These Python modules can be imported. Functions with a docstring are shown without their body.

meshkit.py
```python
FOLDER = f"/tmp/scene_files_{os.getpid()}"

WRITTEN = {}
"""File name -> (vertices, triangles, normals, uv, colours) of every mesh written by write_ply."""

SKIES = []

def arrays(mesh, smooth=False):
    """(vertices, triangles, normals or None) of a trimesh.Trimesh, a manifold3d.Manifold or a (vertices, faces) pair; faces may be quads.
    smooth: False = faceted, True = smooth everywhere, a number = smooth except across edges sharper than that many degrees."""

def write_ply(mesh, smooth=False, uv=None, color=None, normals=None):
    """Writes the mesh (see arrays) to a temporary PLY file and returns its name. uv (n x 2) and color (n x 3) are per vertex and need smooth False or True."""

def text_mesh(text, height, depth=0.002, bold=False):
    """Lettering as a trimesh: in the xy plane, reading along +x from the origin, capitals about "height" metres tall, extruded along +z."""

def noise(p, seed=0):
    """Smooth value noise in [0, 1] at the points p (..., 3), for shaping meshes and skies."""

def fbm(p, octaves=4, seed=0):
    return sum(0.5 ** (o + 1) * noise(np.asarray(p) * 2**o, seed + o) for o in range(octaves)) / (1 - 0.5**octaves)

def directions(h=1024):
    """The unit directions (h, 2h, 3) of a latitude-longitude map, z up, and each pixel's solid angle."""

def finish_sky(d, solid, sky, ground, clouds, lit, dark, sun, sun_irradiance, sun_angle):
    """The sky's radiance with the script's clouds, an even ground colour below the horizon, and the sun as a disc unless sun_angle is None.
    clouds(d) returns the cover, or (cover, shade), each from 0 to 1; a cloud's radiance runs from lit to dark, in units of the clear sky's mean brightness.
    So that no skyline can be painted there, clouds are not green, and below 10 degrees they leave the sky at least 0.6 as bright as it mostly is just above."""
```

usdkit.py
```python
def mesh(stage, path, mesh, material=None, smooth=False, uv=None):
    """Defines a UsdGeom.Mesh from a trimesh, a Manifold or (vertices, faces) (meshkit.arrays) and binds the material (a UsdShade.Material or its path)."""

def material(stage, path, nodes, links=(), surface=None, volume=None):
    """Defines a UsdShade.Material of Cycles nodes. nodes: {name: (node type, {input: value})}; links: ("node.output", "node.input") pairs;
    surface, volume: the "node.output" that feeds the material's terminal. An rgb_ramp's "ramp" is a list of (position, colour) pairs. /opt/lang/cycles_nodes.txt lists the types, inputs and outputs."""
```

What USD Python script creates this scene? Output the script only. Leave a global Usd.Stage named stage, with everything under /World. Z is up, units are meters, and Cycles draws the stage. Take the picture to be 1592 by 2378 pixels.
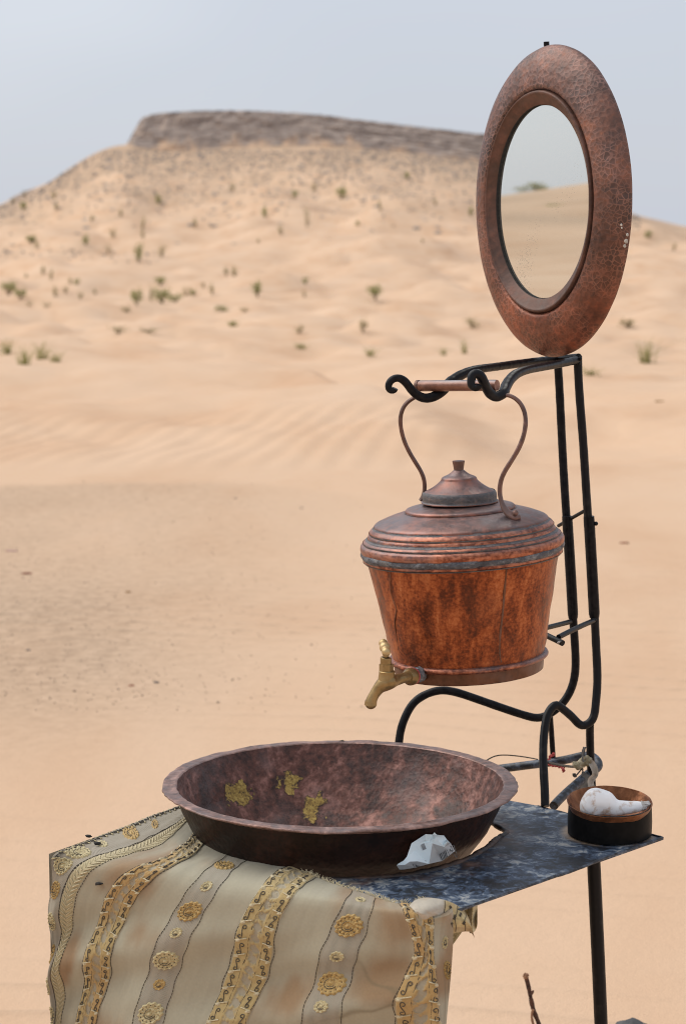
import math, random
import numpy as np, trimesh, manifold3d, usdkit, meshkit
from scipy.interpolate import PchipInterpolator, CubicSpline, RegularGridInterpolator
from scipy.ndimage import gaussian_filter, gaussian_filter1d
from scipy.spatial import Delaunay
from pxr import Usd, UsdGeom, UsdLux, UsdShade, Sdf, Gf, Vt

rng = np.random.default_rng(7)
stage = Usd.Stage.CreateInMemory()
UsdGeom.SetStageUpAxis(stage, 'Z'); UsdGeom.SetStageMetersPerUnit(stage, 1.0)
UsdGeom.Xform.Define(stage, '/World'); UsdGeom.Scope.Define(stage, '/World/Looks')

# ------------------------------------------------------------ camera, sky, sun, exposure
PITCH = math.atan(669 / 5000)                      # eye level 1.65 m, looking a little down, 50 mm lens
EYE = np.array([0, 0, 1.65])
cam = UsdGeom.Camera.Define(stage, '/World/camera')
cam.AddTranslateOp().Set(Gf.Vec3d(*EYE)); cam.AddRotateXOp().Set(90 - math.degrees(PITCH))
cam.CreateFocalLengthAttr(50.0); cam.CreateHorizontalApertureAttr(1592 / 5000 * 50)
cam.CreateFStopAttr(5.6); cam.CreateFocusDistanceAttr(3.18)
cam.CreateExposureAttr(0.97)
SUN_EL, SUN_AZ = math.radians(52), math.radians(-70)   # azimuth = atan2(x, y): the brighter sky lies to the left, a little ahead
sunl = UsdLux.DistantLight.Define(stage, '/World/sun')
sunl.CreateIntensityAttr(0.36); sunl.CreateAngleAttr(62.0); sunl.CreateColorAttr(Gf.Vec3f(1.0, 0.955, 0.89))
sunl.GetPrim().CreateAttribute('inputs:normalize', Sdf.ValueTypeNames.Bool).Set(True)
sunl.AddRotateZOp().Set(-math.degrees(SUN_AZ)); sunl.AddRotateXOp().Set(-(90 - math.degrees(SUN_EL)))
_sd = np.array([math.sin(SUN_AZ) * math.cos(SUN_EL), math.cos(SUN_AZ) * math.cos(SUN_EL), math.sin(SUN_EL)])
sky_mat = usdkit.material(stage, '/World/Looks/overcast_sky', {
    'sky': ('sky_texture', {'sky_type': 'single_scattering', 'sun_disc': False, 'sun_elevation': SUN_EL, 'sun_rotation': SUN_AZ, 'aerosol_density': 2.0}),
    'tc': ('texture_coordinate', {}),
    'map': ('mapping', {'scale': (1.3, 1.3, 3.0), 'rotation': (0.0, 0.12, 0.3)}),
    'n': ('noise_texture', {'scale': 1.7, 'detail': 2.0, 'roughness': 0.4, 'distortion': 0.2}),
    'r': ('rgb_ramp', {'ramp': [(0.25, (2.9, 3.08, 3.52)), (0.5, (3.15, 3.33, 3.74)), (0.72, (3.95, 4.1, 4.38))]}),
    'mix': ('mix', {'fac': 0.9}),
    'bg': ('background_shader', {'strength': 0.1})},
    [('tc.generated', 'map.vector'), ('map.vector', 'n.vector'), ('n.fac', 'r.fac'), ('sky.color', 'mix.color1'), ('r.color', 'mix.color2'), ('mix.color', 'bg.color')], surface='bg.background')
dome = UsdLux.DomeLight.Define(stage, '/World/sky'); dome.CreateIntensityAttr(1.0)
UsdShade.MaterialBindingAPI.Apply(dome.GetPrim()).Bind(sky_mat)
dome.GetPrim().SetCustomDataByKey('kind', 'structure')

# ------------------------------------------------------------ helpers
FWD = np.array([0, math.cos(PITCH), -math.sin(PITCH)]); UPV = np.array([0, math.sin(PITCH), math.cos(PITCH)])
def ray(px, py):
    px, py = np.broadcast_arrays(np.asarray(px, float), np.asarray(py, float))
    return FWD + ((px - 796) / 5000)[..., None] * np.array([1.0, 0, 0]) - ((py - 1189) / 5000)[..., None] * UPV
def at(px, py, Y):
    """the point at ground distance Y that is seen in direction (px, py): how sizes were measured off the photograph"""
    r = ray(px, py); return EYE + r * (np.asarray(Y, float) / r[..., 1])[..., None]
def onz(px, py, z):
    r = ray(px, py); return EYE + r * ((z - EYE[2]) / r[..., 2])[..., None]
def proj(P):
    d = np.asarray(P) - EYE; t = d @ FWD
    return 796 + 5000 * d[..., 0] / t, 1189 - 5000 * (d @ UPV) / t
def onplane(px, py, p0, n):
    r = ray(px, py); return EYE + r * (((p0 - EYE) @ n) / (r @ n))[..., None]
L_ = '/World/Looks/'
used = {}
def path(name, parent=None):
    base = (str(parent.GetPath()) if parent is not None else '/World') + '/' + name
    k = used.get(base, 0); used[base] = k + 1
    return base if k == 0 else f'{base}_{k:03d}'
def obj(name, mesh, mat, parent=None, smooth=35, label=None, **kw):
    m = usdkit.mesh(stage, path(name, parent), mesh, L_ + mat, smooth=smooth, **kw)
    if label: m.GetPrim().SetCustomDataByKey('label', label)
    return m.GetPrim()
def tag(p, label=None, cat=None, group=None, kind=None):
    for k, v in (('label', label), ('category', cat), ('group', group), ('kind', kind)):
        if v: p.SetCustomDataByKey(k, v)
    return p
def thing(name, label, cat, loc=(0, 0, 0), group=None):
    x = UsdGeom.Xform.Define(stage, path(name)); x.AddTranslateOp().Set(Gf.Vec3d(*map(float, loc)))
    return tag(x.GetPrim(), label, cat, group)
def V(mesh, d):
    mesh = mesh.copy(); mesh.apply_translation(-np.asarray(d, float)); return mesh
def frames(P):
    t = np.gradient(P, axis=0); t /= np.linalg.norm(t, axis=1, keepdims=True) + 1e-12
    a = np.zeros_like(t); ref = np.array([0, 0, 1.0]) if abs(t[0, 2]) < .9 else np.array([1.0, 0, 0])
    a[0] = np.cross(t[0], ref); a[0] /= np.linalg.norm(a[0])
    for i in range(1, len(P)):
        v = a[i - 1] - t[i] * (a[i - 1] @ t[i]); a[i] = v / (np.linalg.norm(v) + 1e-12)
    return t, a, np.cross(t, a)
def spline(pts, n):
    pts = np.asarray(pts, float); d = np.r_[0, np.cumsum(np.linalg.norm(np.diff(pts, axis=0), axis=1))]
    f = PchipInterpolator(d, pts, axis=0) if len(pts) < 3 else CubicSpline(d, pts, axis=0)
    return f(np.linspace(0, d[-1], n))
def tube(P, r, sides=14, flat=1.0, caps=True):
    P = np.asarray(P, float); t, a, b = frames(P); n = len(P); r = np.broadcast_to(r, (n,))
    ang = np.arange(sides) * 2 * np.pi / sides
    v = P[:, None] + r[:, None, None] * (np.cos(ang)[None, :, None] * a[:, None] + flat * np.sin(ang)[None, :, None] * b[:, None])
    v = v.reshape(-1, 3)
    i, j = np.meshgrid(np.arange(n - 1), np.arange(sides), indexing='ij'); j2 = (j + 1) % sides
    q = np.stack([i * sides + j, i * sides + j2, (i + 1) * sides + j2, (i + 1) * sides + j], -1).reshape(-1, 4)
    f = np.vstack([q[:, [0, 1, 2]], q[:, [0, 2, 3]]])
    if caps:
        c0, c1 = len(v), len(v) + 1; v = np.vstack([v, P[0], P[-1]]); k = np.arange(sides); k2 = (k + 1) % sides
        f = np.vstack([f, np.stack([np.full(sides, c0), k2, k], 1), np.stack([np.full(sides, c1), (n - 1) * sides + k, (n - 1) * sides + k2], 1)])
    m = trimesh.Trimesh(v, f, process=False)
    return m
def grid_faces(nr, nc, wrap=False):
    i, j = np.meshgrid(np.arange(nr - 1), np.arange(nc if wrap else nc - 1), indexing='ij'); j2 = (j + 1) % nc
    q = np.stack([i * nc + j, i * nc + j2, (i + 1) * nc + j2, (i + 1) * nc + j], -1).reshape(-1, 4)
    return np.vstack([q[:, [0, 1, 2]], q[:, [0, 2, 3]]])
def lathe(prof, n=96, wob=None):
    """prof: (r, z) from bottom outside upwards; wob(theta, z) -> extra radius"""
    prof = np.asarray(prof, float); th = np.arange(n) * 2 * np.pi / n
    R, T = np.meshgrid(prof[:, 0], th, indexing='ij'); Z = np.repeat(prof[:, 1:2], n, 1)
    if wob is not None: R = R + wob(T, Z, R)
    v = np.stack([R * np.cos(T), R * np.sin(T), Z], -1).reshape(-1, 3)
    return trimesh.Trimesh(v, grid_faces(len(prof), n, True), process=False)
def dense(prof, step):
    prof = np.asarray(prof, float); out = [prof[0]]
    for a, b in zip(prof[:-1], prof[1:]):
        k = max(1, int(np.ceil(np.linalg.norm(b - a) / step)))
        out += [a + (b - a) * (i + 1) / k for i in range(k)]
    return np.array(out)
def rounded(prof, r):
    """corner-cutting (Chaikin) of a lathe profile"""
    p = np.asarray(prof, float)
    for _ in range(1):
        q = [p[0]]
        for a, b in zip(p[:-1], p[1:]): q += [a * .78 + b * .22, a * .22 + b * .78]
        p = np.array(q + [p[-1]])
    return p
def hull_chain(pts, rad, edge=.004, it=10):
    sp = lambda p, r: manifold3d.Manifold.sphere(float(r), 24).translate([float(x) for x in p])
    M = None
    for k in range(len(pts) - 1):
        h = manifold3d.Manifold.batch_hull([sp(pts[k], rad[k]), sp(pts[k + 1], rad[k + 1])]); M = h if M is None else M + h
    m = M.refine_to_length(edge).to_mesh(); t = trimesh.Trimesh(m.vert_properties[:, :3], m.tri_verts)
    trimesh.smoothing.filter_taubin(t, iterations=it); return t
cat_ = trimesh.util.concatenate
def smoothstep(a, b, x):
    t = np.clip((np.asarray(x, float) - a) / (b - a), 0, 1); return t * t * (3 - 2 * t)

# ------------------------------------------------------------ materials
def mat(name, nodes, links, surface='p.BSDF'):
    return usdkit.material(stage, L_ + name, nodes, links, surface=surface)
def bumpnode(strength, distance): return ('bump', {'strength': strength, 'distance': distance})
# copper of the water vessel: reddish orange with vertical streaks, blotches and grey bloom
def copper(name, ramp, streak=(26, 26, 5), rough=(.34, .55), metal=.75, bloom=.0, bloomcol=(.22, .2, .2), spots=90, bump=.25, cells=None, cellcol=(.5, .28, .2), cellfac=.6, cellw=.12, up=.0, spec=.5, sunlit_tint=False):
    nodes = {
        'tc': ('texture_coordinate', {}), 'map': ('mapping', {'scale': streak}),
        'n1': ('noise_texture', {'scale': 1.0, 'detail': 6.0, 'roughness': .62, 'distortion': .6}),
        'n2': ('noise_texture', {'scale': spots, 'detail': 3.0, 'roughness': .6}),
        'n3': ('noise_texture', {'scale': 13.0, 'detail': 3.0, 'roughness': .6}),
        'mx': ('mix_float', {'fac': .38}), 'r': ('rgb_ramp', {'ramp': ramp}),
        'bl': ('map_range', {'from_min': .5, 'from_max': .72, 'to_min': 0.0, 'to_max': bloom, 'clamp': True}),
        'mb': ('mix', {'color2': bloomcol}),
        'rr': ('map_range', {'from_min': .3, 'from_max': .7, 'to_min': rough[0], 'to_max': rough[1]}),
        'p': ('principled_bsdf', {'metallic': metal, 'roughness': .4, 'specular_ior_level': spec}), 'b': bumpnode(bump, .003)}
    links = [('tc.object', 'map.vector'), ('map.vector', 'n1.vector'), ('tc.object', 'n2.vector'), ('tc.object', 'n3.vector'),
             ('n1.fac', 'mx.a'), ('n2.fac', 'mx.b'), ('mx.result', 'r.fac'), ('n3.fac', 'bl.value'), ('bl.result', 'mb.fac'), ('r.color', 'mb.color1'),
             ('n2.fac', 'rr.value'), ('rr.result', 'p.roughness'), ('b.normal', 'p.normal')]
    last = 'mb.color'
    if cells:
        nodes |= {'wn': ('noise_texture', {'scale': cells * .5, 'detail': 1.0}), 'wm': ('mix', {'fac': .009, 'mix_type': 'add'}),
                  'v': ('voronoi_texture', {'feature': 'distance_to_edge', 'scale': cells, 'randomness': 1.0}),
                  've': ('map_range', {'from_min': cellw, 'from_max': .015, 'to_min': 0.0, 'to_max': 1.0, 'clamp': True}),
                  'vn': ('map_range', {'from_min': .36, 'from_max': .62, 'to_min': .0, 'to_max': cellfac, 'clamp': True}),
                  'vm': ('math', {'math_type': 'multiply'}), 'vc': ('mix', {'color2': cellcol}),
                  'f1': ('voronoi_texture', {'feature': 'f1', 'scale': cells, 'randomness': 1.0}), }
        links += [('tc.object', 'wn.vector'), ('tc.object', 'wm.color1'), ('wn.color', 'wm.color2'), ('wm.color', 'v.vector'), ('wm.color', 'f1.vector'), ('v.distance', 've.value'), ('n3.fac', 'vn.value'),
                  ('ve.result', 'vm.value1'), ('vn.result', 'vm.value2'), ('vm.value', 'vc.fac'), (last, 'vc.color1'), ('f1.distance', 'b.height')]
        last = 'vc.color'
    else:
        links += [('n2.fac', 'b.height')]
    if up:   # dust that has settled on faces that look up
        nodes |= {'g': ('geometry', {}), 'sx': ('separate_xyz', {}), 'um': ('map_range', {'from_min': .35, 'from_max': .95, 'to_min': 0.0, 'to_max': up, 'clamp': True}), 'ux': ('math', {'math_type': 'multiply'}), 'uk': ('map_range', {'from_min': .35, 'from_max': .6, 'to_min': .35, 'to_max': 1.0, 'clamp': True}), 'uc': ('mix', {'color2': (.2, .185, .19)})}
        links += [('g.normal', 'sx.vector'), ('sx.z', 'um.value'), ('um.result', 'ux.value1'), ('n3.fac', 'uk.value'), ('uk.result', 'ux.value2'), ('ux.value', 'uc.fac'), (last, 'uc.color1')]
        last = 'uc.color'
    if sunlit_tint:  # sunlit shading put into the frame colour: redder below, greyer pink above
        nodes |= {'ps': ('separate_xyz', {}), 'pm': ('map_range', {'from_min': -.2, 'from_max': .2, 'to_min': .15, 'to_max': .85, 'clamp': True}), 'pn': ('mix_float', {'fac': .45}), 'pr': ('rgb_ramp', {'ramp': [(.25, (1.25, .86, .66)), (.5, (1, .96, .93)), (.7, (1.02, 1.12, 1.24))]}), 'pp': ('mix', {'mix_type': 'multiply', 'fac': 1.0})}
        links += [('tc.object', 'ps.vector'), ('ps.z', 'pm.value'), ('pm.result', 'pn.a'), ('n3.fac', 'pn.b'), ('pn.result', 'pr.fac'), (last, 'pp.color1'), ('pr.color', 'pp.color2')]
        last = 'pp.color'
    return mat(name, nodes, links + [(last, 'p.base_color')])
RED = [(.32, (.046, .016, .009)), (.42, (.118, .031, .013)), (.505, (.25, .064, .021)), (.585, (.385, .118, .04)), (.72, (.5, .213, .095))]
copper('vessel_copper', RED, streak=(42, 42, 13), bloom=.3, bloomcol=(.17, .075, .045), spots=230, rough=(.33, .48), metal=.7, bump=.12)
copper('vessel_ring_copper', [(.34, (.05, .02, .015)), (.45, (.2, .062, .033)), (.55, (.42, .155, .085)), (.7, (.54, .26, .17))], streak=(30, 30, 90), bloom=.6, bloomcol=(.16, .15, .155), up=.5, spots=160)
copper('vessel_lid_copper', [(.3, (.06, .035, .03)), (.45, (.16, .075, .055)), (.6, (.32, .13, .09)), (.75, (.4, .19, .14))], streak=(16, 16, 16), bloom=.6, bloomcol=(.15, .15, .17), up=.55)
copper('vessel_foot_copper', [(.3, (.04, .022, .014)), (.5, (.13, .06, .035)), (.7, (.2, .1, .065))], streak=(20, 20, 6), bloom=.3)
copper('handle_copper', [(.3, (.05, .03, .024)), (.5, (.13, .072, .055)), (.7, (.24, .12, .09))], streak=(40, 40, 40), metal=.6, bloom=.3)
copper('rod_copper', [(.3, (.1, .045, .03)), (.5, (.2, .095, .065)), (.7, (.3, .17, .13))], streak=(14, 50, 50), metal=.5, up=1.0, rough=(.3, .45))
copper('mirror_copper', [(.34, (.045, .029, .024)), (.46, (.1, .056, .043)), (.56, (.17, .08, .055)), (.68, (.3, .11, .055))], streak=(9, 9, 9), rough=(.4, .54), metal=.5, bloom=.25, bloomcol=(.1, .085, .08), cells=128, cellcol=(.4, .2, .145), cellfac=.56, cellw=.12, bump=.22, sunlit_tint=True)
copper('mirror_bead_copper', [(.3, (.045, .026, .019)), (.5, (.095, .046, .031)), (.7, (.2, .085, .055))], streak=(12, 12, 12), metal=.35, rough=(.45, .58), bloom=.4, bloomcol=(.1, .08, .072))
copper('basin_copper', [(.34, (.022, .013, .01)), (.44, (.062, .031, .024)), (.53, (.145, .062, .045)), (.65, (.38, .19, .15))], streak=(16, 16, 16), rough=(.42, .6), metal=.3, bloom=.5, bloomcol=(.135, .112, .108), cells=150, cellcol=(.2, .11, .09), cellfac=.3, cellw=.09, bump=.22)
copper('basin_outside_copper', [(.36, (.004, .0022, .0016)), (.52, (.012, .005, .0034)), (.74, (.05, .016, .009))], streak=(12, 12, 12), rough=(.4, .52), metal=0., spec=.22, cells=110, cellcol=(.035, .015, .01), cellfac=.3, bump=.2)
copper('basin_rim_copper', [(.36, (.075, .042, .033)), (.5, (.2, .115, .092)), (.64, (.4, .24, .195))], streak=(24, 24, 24), rough=(.38, .52), metal=.4, bloom=.6, bloomcol=(.2, .17, .17), bump=.5)
copper('dish_copper', [(.3, (.06, .026, .012)), (.5, (.2, .075, .03)), (.7, (.42, .18, .08))], streak=(20, 20, 20), rough=(.3, .45), metal=.7, bump=.4)
copper('brass', [(.3, (.12, .075, .028)), (.5, (.27, .18, .075)), (.7, (.4, .28, .13))], streak=(20, 20, 20), rough=(.3, .48), metal=.7, spots=60, bloom=.25, bloomcol=(.13, .11, .085), bump=.12)
copper('pale_brass', [(.3, (.3, .2, .085)), (.5, (.48, .34, .16)), (.7, (.58, .44, .24))], streak=(20, 20, 20), rough=(.35, .5), metal=.55, spots=60, bump=.1)
copper('drip_stain', [(.35, (.07, .024, .012)), (.5, (.14, .045, .02)), (.65, (.24, .085, .038))], streak=(30, 30, 12), rough=(.4, .55), metal=.5, spots=150)
copper('dark_oxide', [(.32, (.03, .03, .033)), (.5, (.085, .082, .085)), (.64, (.17, .13, .115)), (.75, (.26, .14, .1))], streak=(50, 50, 120), rough=(.45, .6), metal=.35, spots=220, bump=.6, up=.3)
copper('dark_solder', [(.34, (.035, .036, .042)), (.5, (.085, .088, .098)), (.6, (.2, .2, .205)), (.72, (.36, .35, .33))], streak=(40, 40, 90), rough=(.45, .65), metal=.35, spots=170, bump=1.0)
copper('solder', [(.3, (.07, .075, .085)), (.5, (.17, .175, .185)), (.7, (.32, .32, .33))], streak=(90, 90, 90), rough=(.45, .65), metal=.4, spots=200, bump=.9)
def simple(name, col, col2, scale=40, rough=.6, metal=0, bump=.2, dist=.002, lo=.4, hi=.65, **kw):
    mat(name, {'tc': ('texture_coordinate', {}), 'n': ('noise_texture', {'scale': scale, 'detail': 5.0, 'roughness': .6}), 'r': ('rgb_ramp', {'ramp': [(lo, col), (hi, col2)]}), 'b': bumpnode(bump, dist),
               'p': ('principled_bsdf', {'roughness': rough, 'metallic': metal, **kw})},
        [('tc.object', 'n.vector'), ('n.fac', 'r.fac'), ('r.color', 'p.base_color'), ('n.fac', 'b.height'), ('b.normal', 'p.normal')])
simple('black_iron', (.004, .004, .005), (.013, .012, .0125), 120, .36, 0, .25, .001, specular_ior_level=.13)
simple('dusty_iron', (.0045, .0047, .006), (.03, .026, .024), 45, .4, 0, .3, .001, .55, .85, specular_ior_level=.2)
simple('worn_blue_iron', (.008, .009, .012), (.07, .09, .125), 110, .45, 0, .4, .001, .45, .66)
simple('black_ring_paint', (.004, .004, .004), (.008, .0076, .0075), 60, .42, 0, .25, .001, specular_ior_level=.08)
simple('bright_metal', (.35, .34, .33), (.5, .49, .48), 60, .5, .2)
simple('shell_white', (.58, .42, .31), (.9, .89, .87), 46, .38, 0, .2, .001, .34, .46)
simple('shell_tip', (.4, .37, .33), (.62, .6, .56), 90, .5, 0, .4, .002)
simple('wrapper_paper', (.78, .9, .93), (.85, .94, .95), 30, .5, 0, .15, .001)
simple('wrapper_print_side', (.5, .5, .49), (.6, .6, .58), 30, .5, 0, .15, .001)
simple('black_print', (.025, .028, .03), (.05, .05, .055), 60, .6)
simple('grey_print', (.25, .27, .28), (.3, .32, .33), 60, .6)
simple('gold_thread', (.3, .225, .09), (.56, .47, .25), 330, .55, 0, .9, .002, .3, .62, sheen_weight=.25)
simple('stained_gold_thread', (.26, .15, .045), (.5, .34, .12), 330, .6, 0, .9, .002, .3, .62)
simple('pale_thread', (.42, .35, .2), (.58, .5, .34), 330, .65, 0, .7, .002)
simple('black_cord', (.035, .03, .024), (.1, .08, .058), 300, .8)
simple('brown_thread', (.035, .028, .02), (.09, .07, .045), 300, .8)
simple('rag_cloth', (.2, .17, .1), (.42, .37, .26), 70, .9, 0, .6, .003)
simple('rag_white', (.38, .35, .3), (.6, .56, .5), 60, .9, 0, .6, .003)
simple('rag_grey', (.1, .1, .095), (.2, .195, .18), 60, .9, 0, .6, .003)
simple('red_thread', (.3, .04, .04), (.5, .1, .09), 200, .9)
simple('twig_bark', (.03, .014, .009), (.12, .05, .028), 120, .85, 0, .8, .002)
simple('twig_break', (.22, .11, .06), (.34, .18, .1), 120, .9, 0, .8, .002)
simple('dark_stone', (.05, .05, .052), (.1, .1, .1), 30, .75, 0, .6, .004)
simple('red_brown_leaf', (.15, .035, .015), (.3, .09, .035), 60, .8)
simple('yellow_brown_leaf', (.22, .11, .03), (.38, .22, .07), 60, .8)
simple('pink_scrap', (.42, .25, .22), (.5, .32, .28), 60, .8)
simple('dark_crumb', (.012, .011, .01), (.03, .027, .022), 200, .8)
simple('grey_rock', (.2, .17, .145), (.36, .315, .28), 3, .9, 0, .6, .05)
simple('pebbles', (.22, .165, .12), (.42, .31, .22), 25, .9, 0, .4, .003)
simple('wood_board', (.12, .075, .04), (.2, .13, .07), 20, .8)
def leafmat(name, c1, c2):
    mat(name, {'oi': ('geometry', {}), 'r': ('rgb_ramp', {'ramp': [(0, c1), (1, c2)]}), 'd': ('diffuse_bsdf', {}), 't': ('translucent_bsdf', {}), 'm': ('mix_closure', {'fac': .5})},
        [('oi.random_per_island', 'r.fac'), ('r.color', 'd.color'), ('r.color', 't.color'), ('d.BSDF', 'm.closure1'), ('t.BSDF', 'm.closure2')], 'm.closure')
leafmat('shrub_green', (.3, .3, .12), (.5, .48, .24))
leafmat('shrub_olive', (.33, .28, .14), (.52, .43, .25))
leafmat('grass_yellow', (.33, .3, .13), (.52, .44, .23))
leafmat('shrub_stem', (.17, .115, .07), (.25, .17, .1))
# mirror glass: silvered, slightly yellow, with age specks
mat('mirror_glass', {'tc': ('texture_coordinate', {}), 'n': ('noise_texture', {'scale': 420.0, 'detail': 2.0}), 'n2': ('noise_texture', {'scale': 9.0, 'detail': 2.0}), 'mm': ('math', {'math_type': 'multiply'}), 'r': ('map_range', {'from_min': .43, 'from_max': .46, 'to_min': 0, 'to_max': .5, 'clamp': True}),
     'g': ('glossy_bsdf', {'color': (.82, .84, .82), 'roughness': .012}), 'd': ('diffuse_bsdf', {'color': (.3, .26, .2)}), 'm0': ('mix_closure', {'fac': .07}), 'm': ('mix_closure', {})},
    [('tc.object', 'n.vector'), ('tc.object', 'n2.vector'), ('n.fac', 'mm.value1'), ('n2.fac', 'mm.value2'), ('mm.value', 'r.value'), ('g.BSDF', 'm0.closure1'), ('d.BSDF', 'm0.closure2'), ('r.result', 'm.fac'), ('m0.closure', 'm.closure1'), ('d.BSDF', 'm.closure2')], 'm.closure')
# plate: blue-black paint scuffed to pale blue, grey and a little rust
mat('scuffed_plate', {'tc': ('texture_coordinate', {}), 'g': ('geometry', {}),
     'n': ('noise_texture', {'scale': 62.0, 'detail': 8.0, 'roughness': .7, 'distortion': .9}), 'nb': ('noise_texture', {'scale': 10.0, 'detail': 4.0, 'roughness': .6, 'distortion': .5}), 'nr': ('noise_texture', {'scale': 24.0, 'detail': 5.0, 'roughness': .65}),
     'sum': ('mix_float', {'fac': .45}), 'r': ('rgb_ramp', {'ramp': [(.37, (.007, .0075, .009)), (.44, (.014, .018, .026)), (.49, (.036, .055, .09)), (.525, (.08, .11, .16)), (.56, (.22, .245, .265)), (.63, (.46, .43, .38))]}),
     'dv': ('vector_math', {'math_type': 'distance', 'vector2': (-.0045, 3.185, .735)}), 'dm': ('map_range', {'from_min': .235, 'from_max': .305, 'to_min': 1.0, 'to_max': 0.0, 'clamp': True}), 'rn': ('map_range', {'from_min': .38, 'from_max': .58, 'to_min': 0.0, 'to_max': 1.0, 'clamp': True}), 'rm': ('math', {'math_type': 'multiply'}),
     'rr': ('rgb_ramp', {'ramp': [(.4, (.025, .019, .016)), (.6, (.1, .06, .038)), (.72, (.26, .12, .055))]}), 'rc': ('mix', {}),
     'rv': ('vector_math', {'math_type': 'distance', 'vector2': (.4017, 3.1718, .735)}), 'rd': ('map_range', {'from_min': .064, 'from_max': .076, 'to_min': .9, 'to_max': 0.0, 'clamp': True}), 'rx': ('math', {'math_type': 'multiply'}), 'ds': ('mix', {'color2': (.4, .29, .19)}),
     'b': bumpnode(.4, .0012), 'p': ('principled_bsdf', {'roughness': .5, 'specular_ior_level': .4})},
    [('tc.object', 'n.vector'), ('tc.object', 'nb.vector'), ('tc.object', 'nr.vector'), ('n.fac', 'sum.a'), ('nb.fac', 'sum.b'), ('sum.result', 'r.fac'), ('g.position', 'dv.vector1'), ('dv.value', 'dm.value'), ('nr.fac', 'rn.value'), ('dm.result', 'rm.value1'), ('rn.result', 'rm.value2'), ('nr.fac', 'rr.fac'), ('rm.value', 'rc.fac'), ('r.color', 'rc.color1'), ('rr.color', 'rc.color2'),
     ('g.position', 'rv.vector1'), ('rv.value', 'rd.value'), ('rd.result', 'rx.value1'), ('rn.result', 'rx.value2'), ('rx.value', 'ds.fac'), ('rc.color', 'ds.color1'), ('ds.color', 'p.base_color'), ('n.fac', 'b.height'), ('b.normal', 'p.normal')])
simple('plate_lip_rust', (.022, .015, .012), (.12, .055, .028), 25, .55, 0, .4, .002, .42, .7)
mat('verdigris_gold', {'a': ('attribute', {'attribute': 'edge'}), 'tc': ('texture_coordinate', {}), 'n': ('noise_texture', {'scale': 190.0, 'detail': 5.0, 'roughness': .7}), 'r': ('rgb_ramp', {'ramp': [(.36, (.09, .055, .02)), (.48, (.31, .2, .045)), (.66, (.5, .36, .1))]}),
     's': ('math', {'math_type': 'add'}), 'm': ('map_range', {'from_min': .62, 'from_max': .8, 'to_min': 0.0, 'to_max': 1.0, 'clamp': True}), 'mc': ('mix', {'color1': (.06, .032, .026)}), 'b': bumpnode(.6, .0012), 'p': ('principled_bsdf', {'roughness': .7})},
    [('tc.object', 'n.vector'), ('n.fac', 'r.fac'), ('n.fac', 's.value1'), ('a.fac', 's.value2'), ('s.value', 'm.value'), ('m.result', 'mc.fac'), ('r.color', 'mc.color2'), ('mc.color', 'p.base_color'), ('n.fac', 'b.height'), ('b.normal', 'p.normal')])
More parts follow.
